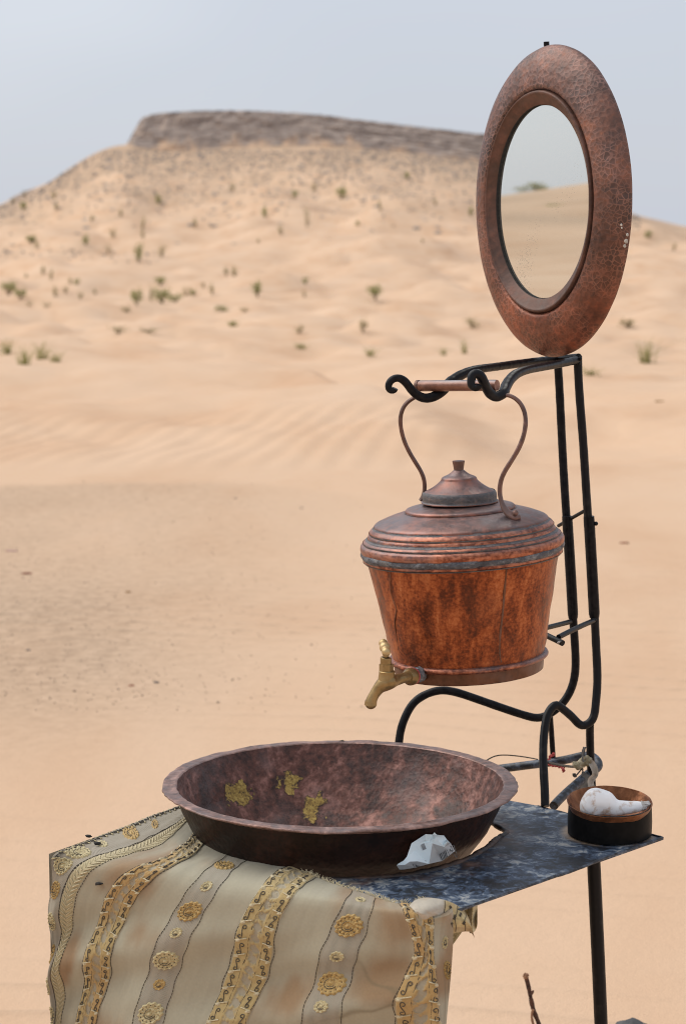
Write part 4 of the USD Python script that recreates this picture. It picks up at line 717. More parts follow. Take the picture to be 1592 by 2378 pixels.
# bunched fold at the near corner
ft = [(950, 2104), (966, 2090), (990, 2085), (1020, 2088), (1047, 2096), (1068, 2108), (1082, 2122), (1090, 2140)]
fbm_ = [(978, 2132), (986, 2142), (1000, 2154), (1018, 2165), (1040, 2172), (1062, 2166), (1086, 2164), (1102, 2180)]
nu, nv_ = 90, 36; tu = resample(ft, nu); bu = resample(fbm_, nu); tv = np.linspace(0, 1, nv_)
G = tu[:, None] * (1 - tv)[None, :, None] + bu[:, None] * tv[None, :, None]; U_, V_ = np.meshgrid(np.linspace(0, 1, nu), tv, indexing='ij')
Yf = 2.775 + .07 * U_ ** 1.3 - .028 * np.sin(np.pi * np.clip(V_ * .85 + .1, 0, 1)) + .006 * np.sin(U_ * 9 + V_ * 5) + .008 * (meshkit.fbm(np.stack([U_ * 5, V_ * 3, V_ * 0], -1), 3, 33) - .5) - .008
FP = at(G[..., 0], G[..., 1], Yf)
ftint = np.empty((nu, nv_, 3)); ftint[:] = [.43, .38, .30]; wgold = smoothstep(.50, .56, U_ + .10 * V_) ; nng = fb(U_ * 30, V_ * 14, 34, 4)
ftint += (np.array([.47, .36, .17]) * (1 + .7 * nng[..., None]) - ftint) * wgold[..., None]
ftint += (np.array([.3, .19, .09]) - ftint) * (.5 * smoothstep(.1, .3, fb(U_ * 4, V_ * 4, 36, 3) + .2 * (V_ > .8)))[..., None]
fm = trimesh.Trimesh(FP.reshape(-1, 3), grid_faces(nu, nv_), process=False)
q_ = obj('corner_fold', V(fm, CO), 'cloth', cloth, smooth=True, label='bunched fold with gold edge at the near corner'); with_attr(q_, 'tint', ftint.reshape(-1, 3), Sdf.ValueTypeNames.Color3fArray)
gF = RegularGridInterpolator((np.arange(nu), np.arange(nv_)), FP)
def onfold(u, w): return gF(np.stack([np.clip(u, 0, 1) * (nu - 1), np.clip(w, 0, 1) * (nv_ - 1)], -1)) + np.array([-.2, -.9, .4]) * .0022
for (uc, wc, sx_, sy_, an_) in ((.60, .22, .055, .17, .2), (.66, .48, .055, .17, .3), (.60, .74, .05, .15, .1), (.76, .30, .05, .17, .4), (.80, .62, .05, .16, .5)):
    sp_ = scroll_pts(1.0, 1.0, 1); put('scroll', tube(spline(onfold(uc + (sp_[:, 0] * math.cos(an_) - sp_[:, 1] * math.sin(an_)) * sx_, wc + (sp_[:, 0] * math.sin(an_) + sp_[:, 1] * math.cos(an_)) * sy_), 40), .0006, 6), 'black_cord')
for uc in (.53, .72, .87):
    wq = np.linspace(.02, .97, 20); put('stitched_line', tube(onfold(uc - .08 * wq + .012 * np.sin(wq * 9), wq), .0005, 5), 'brown_thread')
# ragged yellow flap behind it and the inside of the hanging corner
ft2 = resample([(1076, 2112), (1092, 2106), (1108, 2098)], 24); fb2 = resample([(1090, 2168), (1100, 2165), (1108, 2142)], 24)
G2 = ft2[:, None] * (1 - tv)[None, :, None] + fb2[:, None] * tv[None, :, None]; U3, V3 = np.meshgrid(np.linspace(0, 1, 24), tv, indexing='ij')
FP2 = at(G2[..., 0], G2[..., 1], 2.865 + .01 * np.sin(U3 * 7 + V3 * 4))
q_ = obj('hanging_flap', V(trimesh.Trimesh(FP2.reshape(-1, 3), grid_faces(24, nv_), process=False), CO), 'gold_thread', cloth, smooth=True)
tri_b = at(np.array([1046., 1076, 1050, 1046]), np.array([2160., 2160, 2196, 2200]), 2.84)
obj('hanging_flap', V(trimesh.Trimesh(tri_b, [[0, 1, 2], [0, 2, 3]], process=False), CO), 'gold_thread', cloth, smooth=False)
# embroidery as geometry
ks = np.arange(NS); ku = np.arange(NTt); gP = RegularGridInterpolator((sg, ku), P0); gN = RegularGridInterpolator((sg, ku), Nrm); gR = RegularGridInterpolator((sg, ku), relief)
def surf(s0, uu, al, lift=0.):
    """points at across-distance uu (m) from line s0 and along-distance al (m), lifted off the cloth"""
    uu, al, lift = np.broadcast_arrays(np.asarray(uu, float), np.asarray(al, float), np.asarray(lift, float)); s = np.clip(s0 + uu / width_m, 0, 1.1199)
    kk = int(np.clip(np.searchsorted(sg, s0), 0, NS - 1)); t = np.interp(al, along[kk], ku)
    X = np.stack([s, t], -1); return gP(X) + gN(X) * (lift + gR(X) * .6)[..., None]
def al_at(s0, py):
    """along-distance on line s0 of the point seen at row py"""
    kk = int(np.searchsorted(sg, s0)); yy = proj(P0[kk])[1]; return float(np.interp(py, np.maximum.accumulate(yy), along[kk]))
def medallion(s0, al, R, seed):
    nr_, na = 15, 72; rr = np.linspace(0, 1, nr_); aa = np.arange(na) * 2 * np.pi / na; Rg, Ag = np.meshgrid(rr, aa, indexing='ij'); pet = 13 if R > .012 else 10
    out = 1 + .06 * np.cos(pet * Ag); h = .10 + .34 * np.exp(-((Rg - .86) / .09) ** 2) * (.35 + .65 * np.cos(pet * Ag / 2) ** 2) + .25 * np.exp(-((Rg - .62) / .08) ** 2) * (.5 + .5 * np.cos(pet * Ag + 1)) + .30 * np.exp(-((Rg - .38) / .055) ** 2) * (.8 + .2 * np.cos(Ag - 14 * Rg)) + .4 * np.exp(-(Rg / .17) ** 2)
    h = h + .16 * (meshkit.fbm(np.stack([Rg * np.cos(Ag) * 7 + seed, Rg * np.sin(Ag) * 7, Rg * 0], -1), 2, seed) - .5); h[-1] = -.05
    asp = 1.0; m = surf(s0, R * Rg * out * np.cos(Ag) * asp, al + R * Rg * out * np.sin(Ag), h * R * .46 + .0002)
    return trimesh.Trimesh(m.reshape(-1, 3), grid_faces(nr_, na, True), process=False)
big, small = .0178, .0088
rows_ = [(.030, [(306, 1945, .9), (180, 1970, .9), (366, 1927, -1), (237, 1959, -1), (127, 1999, .8), (123, 2066, .8), (122, 2140, .8), (122, 2215, .8), (122, 2290, .8), (122, 2360, .8)], .0),
         (sN[3], [(519, 2009, 1), (480, 2059, -1), (441, 2116, 1), (414, 2172, -1), (389, 2231, 1), (371, 2288, -1), (355, 2356, 1), (566, 1984, -1), (340, 2420, -1)], 0),
         (sN[5], [(842, 2093, -1), (811, 2151, 1), (780, 2222, -1), (769, 2285, 1), (756, 2343, -1), (745, 2405, 1)], 0), (1.075, [(1046, 2252, .75), (1046, 2190, -1)], 0)]
sd = 0
for s0, L3, _ in rows_:
    kk = int(np.searchsorted(sg, s0)); qx, qy = proj(P0[kk])
    for x, y, k in L3:
        al = along[kk][np.argmin((qx - x) ** 2 + (qy - y) ** 2)]; sd += 1
        Rm = big * k if k > 0 else small; put('medallion', medallion(s0, al, Rm, sd), 'stained_gold_thread' if sd % 5 in (1, 3) else 'gold_thread', smooth=True, fix=True)
        aa = np.linspace(0.4, 2 * np.pi * 1.35, 50); rq = Rm * np.linspace(.50, .30, 50); put('medallion_ring', tube(surf(s0, rq * np.cos(aa), al + rq * np.sin(aa), Rm * .12), .0005, 5), 'black_cord')
        if k > 0: put('bead_ring', cat_([trimesh.creation.icosphere(1, .00085).apply_translation(q3) for q3 in surf(s0, Rm * .74 * np.cos(np.arange(13) * 2 * np.pi / 13 + .2), al + Rm * .74 * np.sin(np.arange(13) * 2 * np.pi / 13 + .2), Rm * .10)]), 'brown_thread')
# scrolls: black S-shaped cords in two columns of each scroll band, with gold knots between
for kind, s0, hw in bands:
    kk = int(np.searchsorted(sg, min(s0, 1.1))); lo, hi = al_at(s0, proj(P0[kk][0])[1]) + .004, al_at(s0, 2470)
    amax = along[kk][-1]
    def stitched(uo, r, mt='brown_thread', dash=(.0042, .0012), name='stitched_line'):
        ms, a = [], lo
        while a < hi:
            b = min(a + dash[0], hi); al = np.linspace(a, b, 4); wv = .0009 * np.sin(al * 150 + uo * 900)
            ms.append(tube(surf(s0, uo + wv + .0016 * np.sin(al * 31 + uo * 300), al, .0005), r, 5)); a = b + dash[1]
        put(name, cat_(ms), mt)
    if kind in ('medal', 'scroll'):
        for sgn in (-1, 1):
            if s0 + sgn * hw / width_m > .002: stitched(sgn * hw, .00052)
    if kind == 'scroll':
        stitched(-.34 * hw, .00048, dash=(.03, .0002)); stitched(.36 * hw, .00045, 'brown_thread', (.03, .0002))
        for col, flip in ((-.68 * hw, 1), (.68 * hw, -1)):
            a = lo + .012 + (.006 if flip < 0 else 0)
            while a < hi:
                pts = scroll_pts(.0105 * rng.uniform(.82, 1.08), .0185 * rng.uniform(.85, 1.08), flip); an_ = rng.normal(0, .13); pts = pts @ np.array([[math.cos(an_), -math.sin(an_)], [math.sin(an_), math.cos(an_)]]) + rng.normal(0, .0006, 2); cs_ = spline(surf(s0, col + pts[:, 0], a + pts[:, 1], .0014), 54)
                put('scroll', tube(cs_, .00062, 6), 'black_cord')
                put('knot', fixn(trimesh.Trimesh(surf(s0, col + .0042 * flip * -1 + .0042 * np.outer(np.linspace(0, 1, 6), np.cos(np.arange(14) * 2 * np.pi / 14)), a + .0135 + .0036 * np.outer(np.linspace(0, 1, 6), np.sin(np.arange(14) * 2 * np.pi / 14)), (.0030 * (1 - np.linspace(0, 1, 6) ** 2))[:, None]).reshape(-1, 3), grid_faces(6, 14, True), process=False)), 'pale_thread', smooth=True)
                br = surf(s0, col + np.linspace(-.0075, .0075, 8) * flip, a + .0105 + np.linspace(.002, -.002, 8), .0014)
                put('couched_cord', tube(br, .0010, 6), 'pale_thread'); a += .0272
    if kind == 'chevron':
        for sgn in (-1, 1): stitched(sgn * hw, .00055, 'brown_thread', (.003, .002))
        a, ms = lo, []
        while a < hi:
            for sgn in (-1, 1): ms.append(tube(surf(s0, sgn * np.linspace(.0012, .0115, 5), a - np.linspace(0, .007, 5), .0010), .0008, 5))
            a += .0078
        put('chevron_cord', cat_(ms), 'pale_thread')
# scrolls of the band that follows the far left edge of the top
ms = []
for a in np.arange(along[4][2] + .01, along[4][NTOP] - .006, .0135):
    pts = scroll_pts(.0085, .014, 1 if int(a * 1000) % 2 else -1); put('scroll', tube(spline(surf(.0085, pts[:, 0] * .7, a + pts[:, 1], .0016), 40), .0008, 6), 'black_cord')
    ms.append(tube(surf(.0085, np.linspace(-.004, .004, 6), a + .0065 + np.linspace(.002, -.002, 6), .0014), .0011, 5))
put('couched_cord', cat_(ms), 'gold_thread')
# frayed threads along the upper edge
fr = []
for k in range(230):
    i_ = int(rng.integers(int(.55 * NS), int(.9 * NS))); p = P[i_, 0]; d = np.array([rng.normal(0, .004), rng.uniform(.001, .007), rng.uniform(.0, .005)])
    fr.append(tube(np.array([p, p + d * .5 + [0, 0, .001], p + d]), [.0005, .0004, .0002], 4))
put('fringe', cat_(fr), 'pale_thread')

# ------------------------------------------------------------ rag, wire, twig, stone, scraps
rag = thing('rag', 'knotted ragged cloth strip with red threads tied round the iron rail', 'rag', at(1368., 1775., 3.44)); RO = at(1368., 1775., 3.44)
def ribbon(P, wd, nrm, seed):
    P = spline(P, 40); w_k = wd * (1 + .35 * (meshkit.fbm(np.stack([np.arange(40) * .3, np.zeros(40) + seed, np.zeros(40)], -1), 3, seed) - .5)); t, a, b = frames(P); cu = np.linspace(-1, 1, 7)
    n_ = np.asarray(nrm, float); sid = np.cross(t, n_); sid /= np.linalg.norm(sid, axis=1, keepdims=True) + 1e-9
    v = P[:, None] + sid[:, None] * (cu[None, :, None] * w_k[:, None, None]) + n_ * (.003 * np.cos(cu * 2.5 + seed)[None, :, None] * np.ones((40, 1, 1)))
    return trimesh.Trimesh(v.reshape(-1, 3), grid_faces(40, 7), process=False)
kn_ = []
for x, y, r, s in ((1351, 1772, .0075, 1), (1343, 1780, .0068, 2), (1362, 1768, .0080, 3), (1336, 1776, .0055, 4), (1355, 1762, .005, 5)):
    m = trimesh.creation.icosphere(3, r); q = np.array(m.vertices); q *= (1 + .9 * (meshkit.fbm(q * 260 + s, 3, s) - .5))[:, None]; kn_.append(trimesh.Trimesh(q + at(float(x), float(y), 3.425), m.faces))
part('knot', cat_(kn_), 'rag_cloth', rag, RO, smooth=True)
part('strip', ribbon(ca([(1368, 1768), (1379, 1784), (1380, 1800), (1371, 1812), (1374, 1832), (1380, 1850), (1376, 1875)], [3.42, 3.415, 3.415, 3.42, 3.415, 3.415, 3.42]), .0052, [0, -1, 0], 3), 'rag_white', rag, RO, smooth=True)
part('strip', ribbon(ca([(1366, 1800), (1358, 1820), (1352, 1845), (1345, 1880)], [3.43, 3.425, 3.42, 3.40]), .013, [.3, -.95, 0], 5), 'rag_grey', rag, RO, smooth=True)
part('frayed_tip', ribbon(ca([(1356, 1768), (1353, 1752), (1357, 1735)], [3.42, 3.42, 3.42]), .003, [0, -1, 0], 8), 'rag_grey', rag, RO, smooth=True)
part('red_thread', cat_([tube(spline(ca(p, [3.5, 3.49, 3.48, 3.47][:len(p)]), 24) + rng.normal(0, .0012, (24, 3)), .0016, 5) for p in ([(1273, 1762), (1280, 1755), (1285, 1752)], [(1273, 1776), (1290, 1780), (1303, 1783), (1310, 1790)], [(1300, 1780), (1306, 1785), (1308, 1792)])]), 'red_thread', rag, RO)
part('dark_thread', cat_([tube(spline(ca([(1275, 1772), (1310, 1779), (1335, 1781)], [3.49, 3.46, 3.43]), 24), .0022, 6), tube(spline(ca([(1352, 1790), (1340, 1798), (1334, 1802), (1332, 1797)], [3.43, 3.42, 3.42, 3.42]), 20), [.0012] * 14 + [.003] * 6, 6)]), 'black_cord', rag, RO)
wp = spline(ca([(1118, 1773), (1140, 1760), (1165, 1754), (1200, 1756), (1247, 1764)], [3.44, 3.46, 3.48, 3.48, 3.45]), 50); wire = obj('wire', tube(wp, .0011, 6), 'brown_thread'); tag(wire, 'thin dark wire arching from the basin rim to the iron tube', 'wire')
tb = ground_hit(1300., 2600.); twY = 3.95
tw = thing('twig', 'dry broken dark brown twig standing up beside the table leg', 'twig', (at(1262., 2400., twY)[0], twY, 0)); TO = np.array([at(1262., 2400., twY)[0], twY, 0])
tpz = ca([(1220, 2268), (1228, 2300), (1234, 2330), (1240, 2352), (1248, 2372), (1256, 2400), (1266, 2450), (1272, 2530)], [twY] * 8); tpz = np.vstack([tpz, tpz[-1] * [1, 1, 0] + [.005, 0, -.03]])
part('stem', tube(spline(tpz, 70), np.linspace(.0040, .0062, 70) * wob(70, .25, 21), 10), 'twig_bark', tw, TO)
hd = trimesh.creation.icosphere(3, .0055); q = np.array(hd.vertices); q = q * [1, 1, 1.1] * (1 + 1.0 * (meshkit.fbm(q * 350, 3, 6) - .5))[:, None]; part('broken_end', trimesh.Trimesh(q + tpz[0], hd.faces), 'twig_break', tw, TO, smooth=False)
part('side_shoot', tube(spline(ca([(1238, 2345), (1234, 2360), (1236, 2374), (1243, 2392), (1252, 2410)], [twY - .006] * 5), 30), .0024 * wob(30, .3, 22), 8), 'twig_break', tw, TO)
part('side_shoot', tube(spline(ca([(1231, 2312), (1235, 2306), (1238, 2301)], [twY - .004] * 3), 8), [.003] * 6 + [.002, .0015], 7), 'twig_bark', tw, TO)
def rockmesh(r, seed, squash=.75, sub=3, rough=.55):
    m = trimesh.creation.icosphere(sub, 1.0); q = np.array(m.vertices); q *= (1 + rough * (meshkit.fbm(q * 1.3 + seed * 3.1, 3, seed) - .5) * 1.6)[:, None]; return trimesh.Trimesh(q * [r, r * .85, r * squash], m.faces, process=False)
sY = 4.05; st_top = at(1470., 2368., sY); sr = .036; stn = rockmesh(sr, 4, 1.0); stn.apply_translation([st_top[0], sY, st_top[2] - stn.vertices[:, 2].max()])
stone = obj('stone', stn, 'dark_stone', smooth=True); tag(stone, 'rounded dark grey stone on the sand behind the right table leg', 'stone')
def scrap(name, px, py, size, seed, mt, label, cat, sx=1.8):
    P = ground_hit(px, py); m = rockmesh(size, seed, .35, 3, .8); m.vertices *= [sx, 1, 1]; m.apply_translation(P + [0, 0, size * .2]); o = obj(name, m, mt, smooth=True); tag(o, label, cat)
scrap('dry_leaf', 62., 1333., .013, 1, 'red_brown_leaf', 'reddish brown dry leaf on the coarse sand at far left', 'leaf')
scrap('dry_leaf', 297., 1376., .011, 2, 'yellow_brown_leaf', 'small yellowish brown dry leaf on the coarse sand left of the vessel', 'leaf', 1.1)
scrap('dry_leaf', 1448., 1262., .013, 3, 'red_brown_leaf', 'brown curled leaf on the sand right of the black uprights', 'leaf', 1.9)
scrap('dry_leaf', 1530., 933., .022, 6, 'yellow_brown_leaf', 'brown leaf on the far dune at the right edge below the mirror', 'leaf', 1.9)
scrap('plastic_scrap', 27., 1281., .012, 5, 'pink_scrap', 'flat pale pink scrap lying on the coarse sand at the left edge', 'scrap', 2.6)
for i_, (x, y) in enumerate(((65, 1512), (363, 1586), (305, 1594), (546, 1158), (700, 1180))):
    scrap('pebble', float(x), float(y), .008, 10 + i_, 'dark_stone' if i_ != 2 else 'red_brown_leaf', ['dark pebble nearest the left edge of the coarse sand', 'dark grey pebble beside a reddish one on the coarse sand', 'small reddish pebble beside a grey one on the coarse sand', 'dark pebble by the ripple-face foot, left of two there', 'dark pebble by the ripple-face foot, right of two there'][i_], 'pebble', 1.2)
def crumb(px, py, P, label):
    m = rockmesh(.0032, int(px), .7, 2, .8); m.vertices *= [1.6, 1, 1]; m.apply_translation(P); o = obj('crumb', m, 'dark_crumb', smooth=True); tag(o, label, 'crumb')
crumb(793, 1722, at(793., 1722., BAS[1] + .262), 'tiny dark crumb on the back rim of the copper basin')
crumb(226, 1959, onz(226., 1959., ZT + .004), 'dark crumb lying on a medallion at the cloth left corner')
crumb(206, 1940, onz(206., 1942., ZT + .004), 'dark crumb on the back edge of the cloth')
crumb(229, 2053, onplane(229., 2053., Lc + nF * .010, nF), 'dark crumb stuck to the front of the hanging cloth')
# loose pebbles in the coarse patch
pb = []
for k in range(2600):
    x, y = rng.uniform(-200, 900), rng.uniform(1118, 1660)
    if rng.uniform() > (1 - max(0, x - 100) / 800) * .9: continue
    rho = 1.65 / tan_el(y); az = math.atan((x - 796) / 5000); r = rng.uniform(.0015, .0036) * (1.5 if rng.uniform() < .08 else 1); m = trimesh.creation.icosphere(0, r)
    m.vertices *= rng.uniform(.6, 1.3, 3); pb.append((m.vertices + [rho * math.tan(az), rho, height(np.array([rho / math.cos(az)]), np.array([az]))[0] + r * .2], m.faces))
pv, pf, n0 = [], [], 0
for a, b in pb: pv.append(a); pf.append(b + n0); n0 += len(a)
pebbles = obj('pebble_scatter', trimesh.Trimesh(np.vstack(pv), np.vstack(pf), process=False), 'pebbles', smooth=False); tag(pebbles, 'fine grey-brown pebbles strewn over the coarse sand at left', 'pebbles', kind='stuff')

# ------------------------------------------------------------ shrubs, grass and rocks on the slope
def shrub_mesh(seed, n, w=1.0, h=1.0, leaf=.11, thin=False):
    r_ = np.random.default_rng(seed); cl = r_.normal(0, 1, (9, 3)) * [.19 * w, .19 * w, .16 * h] + [0, 0, .46 * h]; p = cl[r_.integers(0, 9, n)] + r_.normal(0, 1, (n, 3)) * [.13 * w, .13 * w, .14 * h]; p[:, 2] = np.abs(p[:, 2])
    d = r_.normal(0, 1, (n, 3)); d /= np.linalg.norm(d, axis=1, keepdims=True); e = np.cross(d, r_.normal(0, 1, (n, 3))); e /= np.linalg.norm(e, axis=1, keepdims=True); s = leaf * r_.uniform(.6, 1.3, n)[:, None]
    v = np.stack([p - d * s, p + e * s * .4, p + d * s, p - e * s * .4], 1).reshape(-1, 3); k = np.arange(n)[:, None] * 4; fol = trimesh.Trimesh(v, np.vstack([k + [0, 1, 2], k + [0, 2, 3]]), process=False)
    stems = cat_([tube(np.array([[0, 0, -.12], c * [.5, .5, .45], c]), [.022, .015, .007], 5) for c in cl]); return fol, stems
def grass_mesh(seed, n, w=.5):
    r_ = np.random.default_rng(seed); ms = []
    for _ in range(n):
        b = np.r_[r_.normal(0, .18 * w, 2), -.05]; l_ = r_.uniform(.45, 1.0); le = r_.normal(0, .28, 2)
        t = np.linspace(0, 1, 5); P_ = b + np.stack([le[0] * t ** 1.7, le[1] * t ** 1.7, l_ * t], -1); wd = .02 * (1 - t * .9)
        sd_ = np.r_[r_.normal(0, 1, 2), 0]; sd_ /= np.linalg.norm(sd_); ms.append((np.stack([P_ - sd_ * wd[:, None], P_ + sd_ * wd[:, None]], 1).reshape(-1, 3), grid_faces(5, 2)))
    vv, ff, n0 = [], [], 0
    for a, b in ms: vv.append(a); ff.append(b + n0); n0 += len(a)
    return trimesh.Trimesh(np.vstack(vv), np.vstack(ff), process=False)
protos = {}
def proto(kind, var):
    key = (kind, var)
    if key not in protos:
        p = f'/World/Looks/plant_kind_{kind}_{"abc"[var]}'; c = stage.CreateClassPrim(p)
        if kind in ('green', 'olive'):
            fol, stm = shrub_mesh(100 + var + (7 if kind == 'olive' else 0), 360 if kind == 'green' else 190, leaf=.075)
            usdkit.mesh(stage, p + '/foliage', fol, L_ + ('shrub_green' if kind == 'green' else 'shrub_olive')); usdkit.mesh(stage, p + '/stems', stm, L_ + 'shrub_stem')
        elif kind == 'rock': usdkit.mesh(stage, p + '/stone_face', rockmesh(.5, 40 + var, .7, 2), L_ + 'grey_rock', smooth=False)
        else: usdkit.mesh(stage, p + '/blades', grass_mesh(130 + var, 70 if kind == 'grass' else 34), L_ + 'grass_yellow')
        protos[key] = p
    return protos[key]
def plant(name, px, py, w, h, kind, label, cat, group=None, sink=0.0):
    base = ground_hit(float(px), float(py + h / 2 - 1)); k = base[1] / 5000
    x = UsdGeom.Xform.Define(stage, path(name)); x.AddTranslateOp().Set(Gf.Vec3d(*(base - [0, 0, sink * h * k]))); x.AddRotateZOp().Set(float(rng.uniform(0, 360))); x.AddScaleOp().Set(Gf.Vec3f(w * k * 1.12, w * k * 1.12, h * k * 1.12))
    x.GetPrim().GetReferences().AddInternalReference(proto(kind, int(rng.integers(0, 3)))); x.GetPrim().SetInstanceable(True); tag(x.GetPrim(), label, cat, group)
NAMED = [(20, 670, 32, 30, 'green', 'round dark green shrub at the left edge of the slope'), (47, 684, 25, 24, 'green', 'lower dark green shrub beside the round one at the left edge'), (871, 678, 34, 32, 'green', 'round lone green shrub standing left of the mirror'),
         (373, 653, 26, 20, 'green', 'flat green shrub topmost above the cluster left of centre'), (317, 692, 27, 38, 'green', 'tall two-stemmed green shrub at left of the central cluster'), (376, 687, 34, 36, 'green', 'biggest dark green shrub of the central cluster'), (408, 691, 34, 20, 'green', 'low spreading green shrub at right of the central cluster'),
         (598, 672, 22, 38, 'green', 'narrow upright green shrub on the slope right of the cluster'), (791, 449, 22, 28, 'green', 'dark lone shrub high on the slope under the cliff'), (321, 587, 20, 38, 'green', 'tall slim shrub at the end of the dark stony ledge'), (376, 586, 20, 24, 'olive', 'brownish shrub right of the dark stony ledge'),
         (71, 557, 20, 20, 'green', 'dark shrub above the stony ledge at far left'), (842, 757, 28, 28, 'olive', 'yellowish green shrub low on the dunes below the lone round shrub'), (1095, 752, 42, 18, 'olive', 'flat yellowish shrub beside the mirror frame, to its left'), (1459, 751, 46, 20, 'olive', 'flat dark olive shrub right of the mirror frame'),
         (695, 767, 24, 16, 'olive', 'small dark olive shrub on the dune crest at centre'), (540, 750, 38, 15, 'grass', 'low yellow grassy clump on the dunes left of centre'), (274, 767, 44, 14, 'olive', 'long low olive shrub behind the left dune crest'), (342, 767, 44, 10, 'olive', 'thin flat strip of scrub right of the long low shrub'),
         (1507, 545, 16, 18, 'green', 'small dark shrub on the ridge right of the mirror'), (544, 630, 18, 26, 'olive', 'right one of two upright shrubs above the middle dunes'), (525, 631, 15, 20, 'olive', 'left one of two upright shrubs above the middle dunes')]
for x, y, w, h, k, l in NAMED: plant('shrub', x, y, w, h, k, l, 'shrub')
SMALL = [(368, 463, 15, 22), (126, 452, 14, 20), (130, 480, 13, 18), (54, 480, 15, 22), (85, 571, 14, 18), (198, 558, 16, 22), (263, 540, 14, 24), (332, 521, 13, 26), (332, 546, 13, 20), (252, 581, 12, 18), (453, 521, 14, 20), (652, 535, 13, 24), (712, 510, 11, 40), (615, 492, 13, 24), (728, 434, 13, 20), (881, 480, 14, 22), (944, 409, 12, 18), (1092, 492, 11, 20), (685, 452, 12, 20), (540, 434, 13, 18), (281, 495, 12, 18), (213, 506, 13, 16),
         (99, 629, 14, 20), (119, 641, 12, 20), (128, 677, 14, 28), (164, 654, 12, 16), (180, 654, 12, 16), (152, 672, 11, 20), (186, 685, 13, 18), (220, 679, 13, 12), (432, 680, 16, 18), (350, 680, 12, 40), (492, 673, 14, 26), (472, 663, 12, 12), (710, 652, 12, 18), (706, 684, 10, 14), (515, 718, 26, 14), (568, 718, 20, 12), (295, 718, 28, 14), (108, 709, 20, 10), (68, 707, 14, 8), (1565, 575, 13, 16), (30, 466, 10, 18), (56, 450, 9, 18), (448, 680, 12, 16), (60, 640, 10, 12), (600, 560, 10, 10), (830, 520, 9, 12), (1010, 470, 10, 14), (980, 560, 9, 10)]
REFS = [(20, 670, 'the round shrub at the left edge'), (871, 678, 'the lone round shrub'), (373, 653, 'the flat shrub above the cluster'), (317, 692, 'the tall two-stemmed shrub'), (376, 687, 'the biggest shrub of the cluster'), (598, 672, 'the narrow upright shrub'), (791, 449, 'the dark shrub high under the cliff'), (321, 587, 'the tall slim shrub by the ledge'), (376, 586, 'the brownish shrub right of the ledge'), (71, 557, 'the dark shrub above the ledge'), (842, 757, 'the yellowish shrub on the dunes'), (695, 767, 'the olive shrub on the crest'), (540, 750, 'the yellow grassy clump'), (274, 767, 'the long low shrub'), (535, 630, 'the two upright shrubs'), (1507, 545, 'the ridge shrub right of the mirror')]
seen_l = {}
for x, y, w, h in sorted(SMALL, key=lambda q: min(math.hypot(q[0] - r_[0], q[1] - r_[1]) for r_ in REFS)):
    rx, ry, rn = min(REFS, key=lambda r_: math.hypot(x - r_[0], y - r_[1])); dx, dy = x - rx, y - ry
    dirn = 'above and right of' if dx > 12 and dy < -12 and abs(dx) < 3 * abs(dy) and abs(dy) < 3 * abs(dx) else 'above and left of' if dx < -12 and dy < -12 and abs(dx) < 3 * abs(dy) and abs(dy) < 3 * abs(dx) else 'below and right of' if dx > 12 and dy > 12 and abs(dx) < 3 * abs(dy) and abs(dy) < 3 * abs(dx) else 'below and left of' if dx < -12 and dy > 12 and abs(dx) < 3 * abs(dy) and abs(dy) < 3 * abs(dx) else ('right of' if dx > 0 else 'left of') if abs(dx) > abs(dy) else ('below' if dy > 0 else 'above')
    k_ = (dirn, rn); seen_l[k_] = seen_l.get(k_, 0) + 1; o_ = ['', 'second ', 'third ', 'fourth ', 'fifth ', 'sixth '][seen_l[k_] - 1]
    plant('small_shrub', x, y, w, h, 'olive' if (x * 7 + y) % 3 else 'green', f"{o_ or 'nearest '}tiny shrub {dirn} {rn}", 'shrub', 'tiny shrubs on the slope')
for x, y, w, h, l in ((18, 803, 70, 40, 'pale dune grass at the left edge, upper clump'), (55, 825, 80, 46, 'pale dune grass at the left edge, densest clump'), (96, 812, 70, 46, 'pale dune grass clump right of the densest one at left'), (128, 826, 60, 30, 'low yellow grass at right end of the left clumps'),
                      (1500, 812, 90, 64, 'tall sparse grass right of the mirror frame foot'), (1371, 858, 70, 28, 'low yellow grass just right of the upright tops'), (1078, 802, 34, 40, 'thin grass tuft on the dune left of the mirror foot'), (860, 815, 60, 24, 'faint sparse grass on the dune at centre'), (700, 802, 60, 16, 'faint low grass behind the left dune crest'), (1030, 815, 40, 20, 'small faint grass tuft left of the thin one')):
    plant('grass_tuft', x, y, w, h, 'thingrass', l, 'grass tuft')
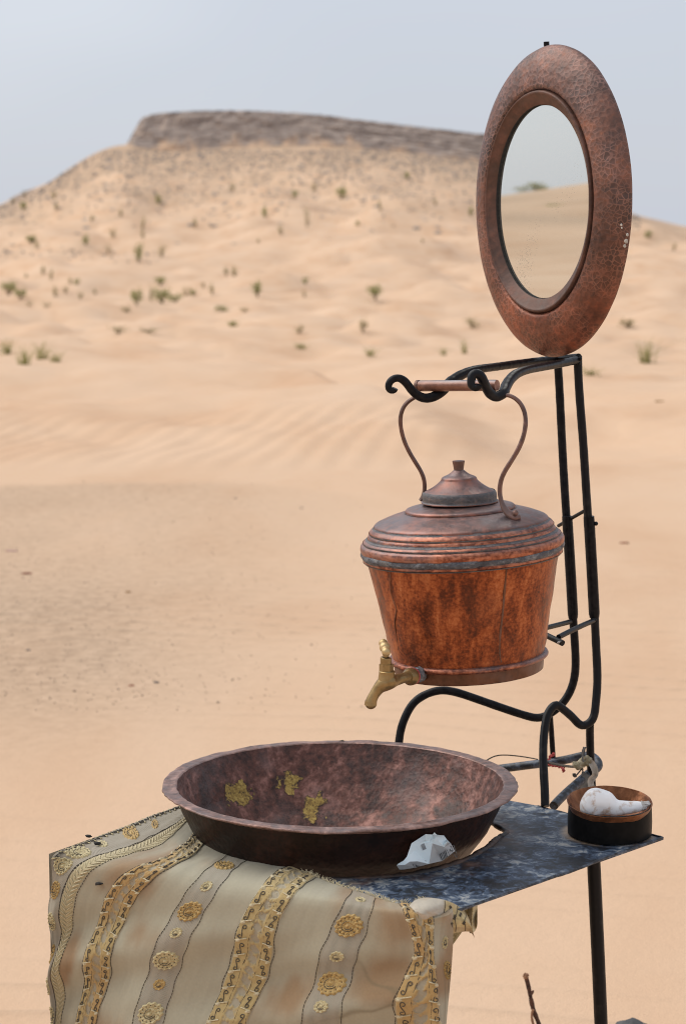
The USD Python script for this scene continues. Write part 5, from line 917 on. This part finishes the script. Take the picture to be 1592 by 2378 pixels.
for k_, (az_, ro_, sc_) in enumerate(((-72.7, 84, .55), (-73.0, 86, .4), (-71.6, 62, .5), (-72.3, 60, .4))):
    a_ = math.radians(az_); x = UsdGeom.Xform.Define(stage, path('shrub')); x.AddTranslateOp().Set(Gf.Vec3d(ro_ * math.sin(a_), ro_ * math.cos(a_), float(height(np.array([ro_ * 1.]), np.array([a_]))[0]))); x.AddScaleOp().Set(Gf.Vec3f(2.2 * sc_, 2.2 * sc_, .8 * sc_))
    x.GetPrim().GetReferences().AddInternalReference(proto('green', k_ % 3)); x.GetPrim().SetInstanceable(True); tag(x.GetPrim(), ['blurred shrub on the skyline reflected in the mirror, left one', 'smaller shrub next to the skyline one reflected in the mirror', 'low shrub halfway up the slope reflected in the mirror', 'smallest low shrub on the slope reflected in the mirror'][k_], 'shrub')
nrk = 0
for k in range(4000):
    if nrk >= 110: break
    x, y = rng.uniform(-60, 1110), 345 + 230 * rng.beta(1.1, 2.0)
    if y < cliff_of(x) + 8 or x < -20 and y < 500: continue
    s_ = rng.uniform(7, 15); plant('slope_rock', x, y, s_ * 1.5, s_ * .9, 'rock', 'small grey rock half buried on the sandy slope under the cliff', 'rock', 'grey rocks strewn under the cliff', .25); nrk += 1
sv, sf, n0 = [], [], 0
qg = np.geomspace(140, 269, 900)
for k in range(3600):
    led = rng.uniform() < .03
    if led: x = rng.uniform(-60, 370); y = 583 + x * .045 + rng.normal(0, 9)
    else: x = rng.uniform(-120, 1480); y = 350 + 190 * rng.beta(.8, 2.6)
    if not led and y < cliff_of(x) + 1: y = cliff_of(x) + rng.exponential(14)
    az = math.atan((x - 796) / 5000); dz = height(qg / math.cos(az), np.full(len(qg), az)) - (1.65 - tan_el(y) * qg)
    if not (dz > 0).any(): continue
    d_ = qg[np.argmax(dz > 0)]; r = rng.uniform(1.2, 3.6) * d_ / 5000 * (1.1 if led else 1); m = trimesh.creation.icosphere(0, r); vv = m.vertices * rng.uniform(.6, 1.5, 3) + [math.tan(az) * d_, d_, height(np.array([d_ / math.cos(az)]), np.array([az]))[0]]
    sv.append(vv); sf.append(m.faces + n0); n0 += len(vv)
scree = obj('scree', trimesh.Trimesh(np.vstack(sv), np.vstack(sf), process=False), 'grey_rock', smooth=False); tag(scree, 'grey stony scree spread below the mesa cliff and along a ledge', 'scree', kind='stuff')
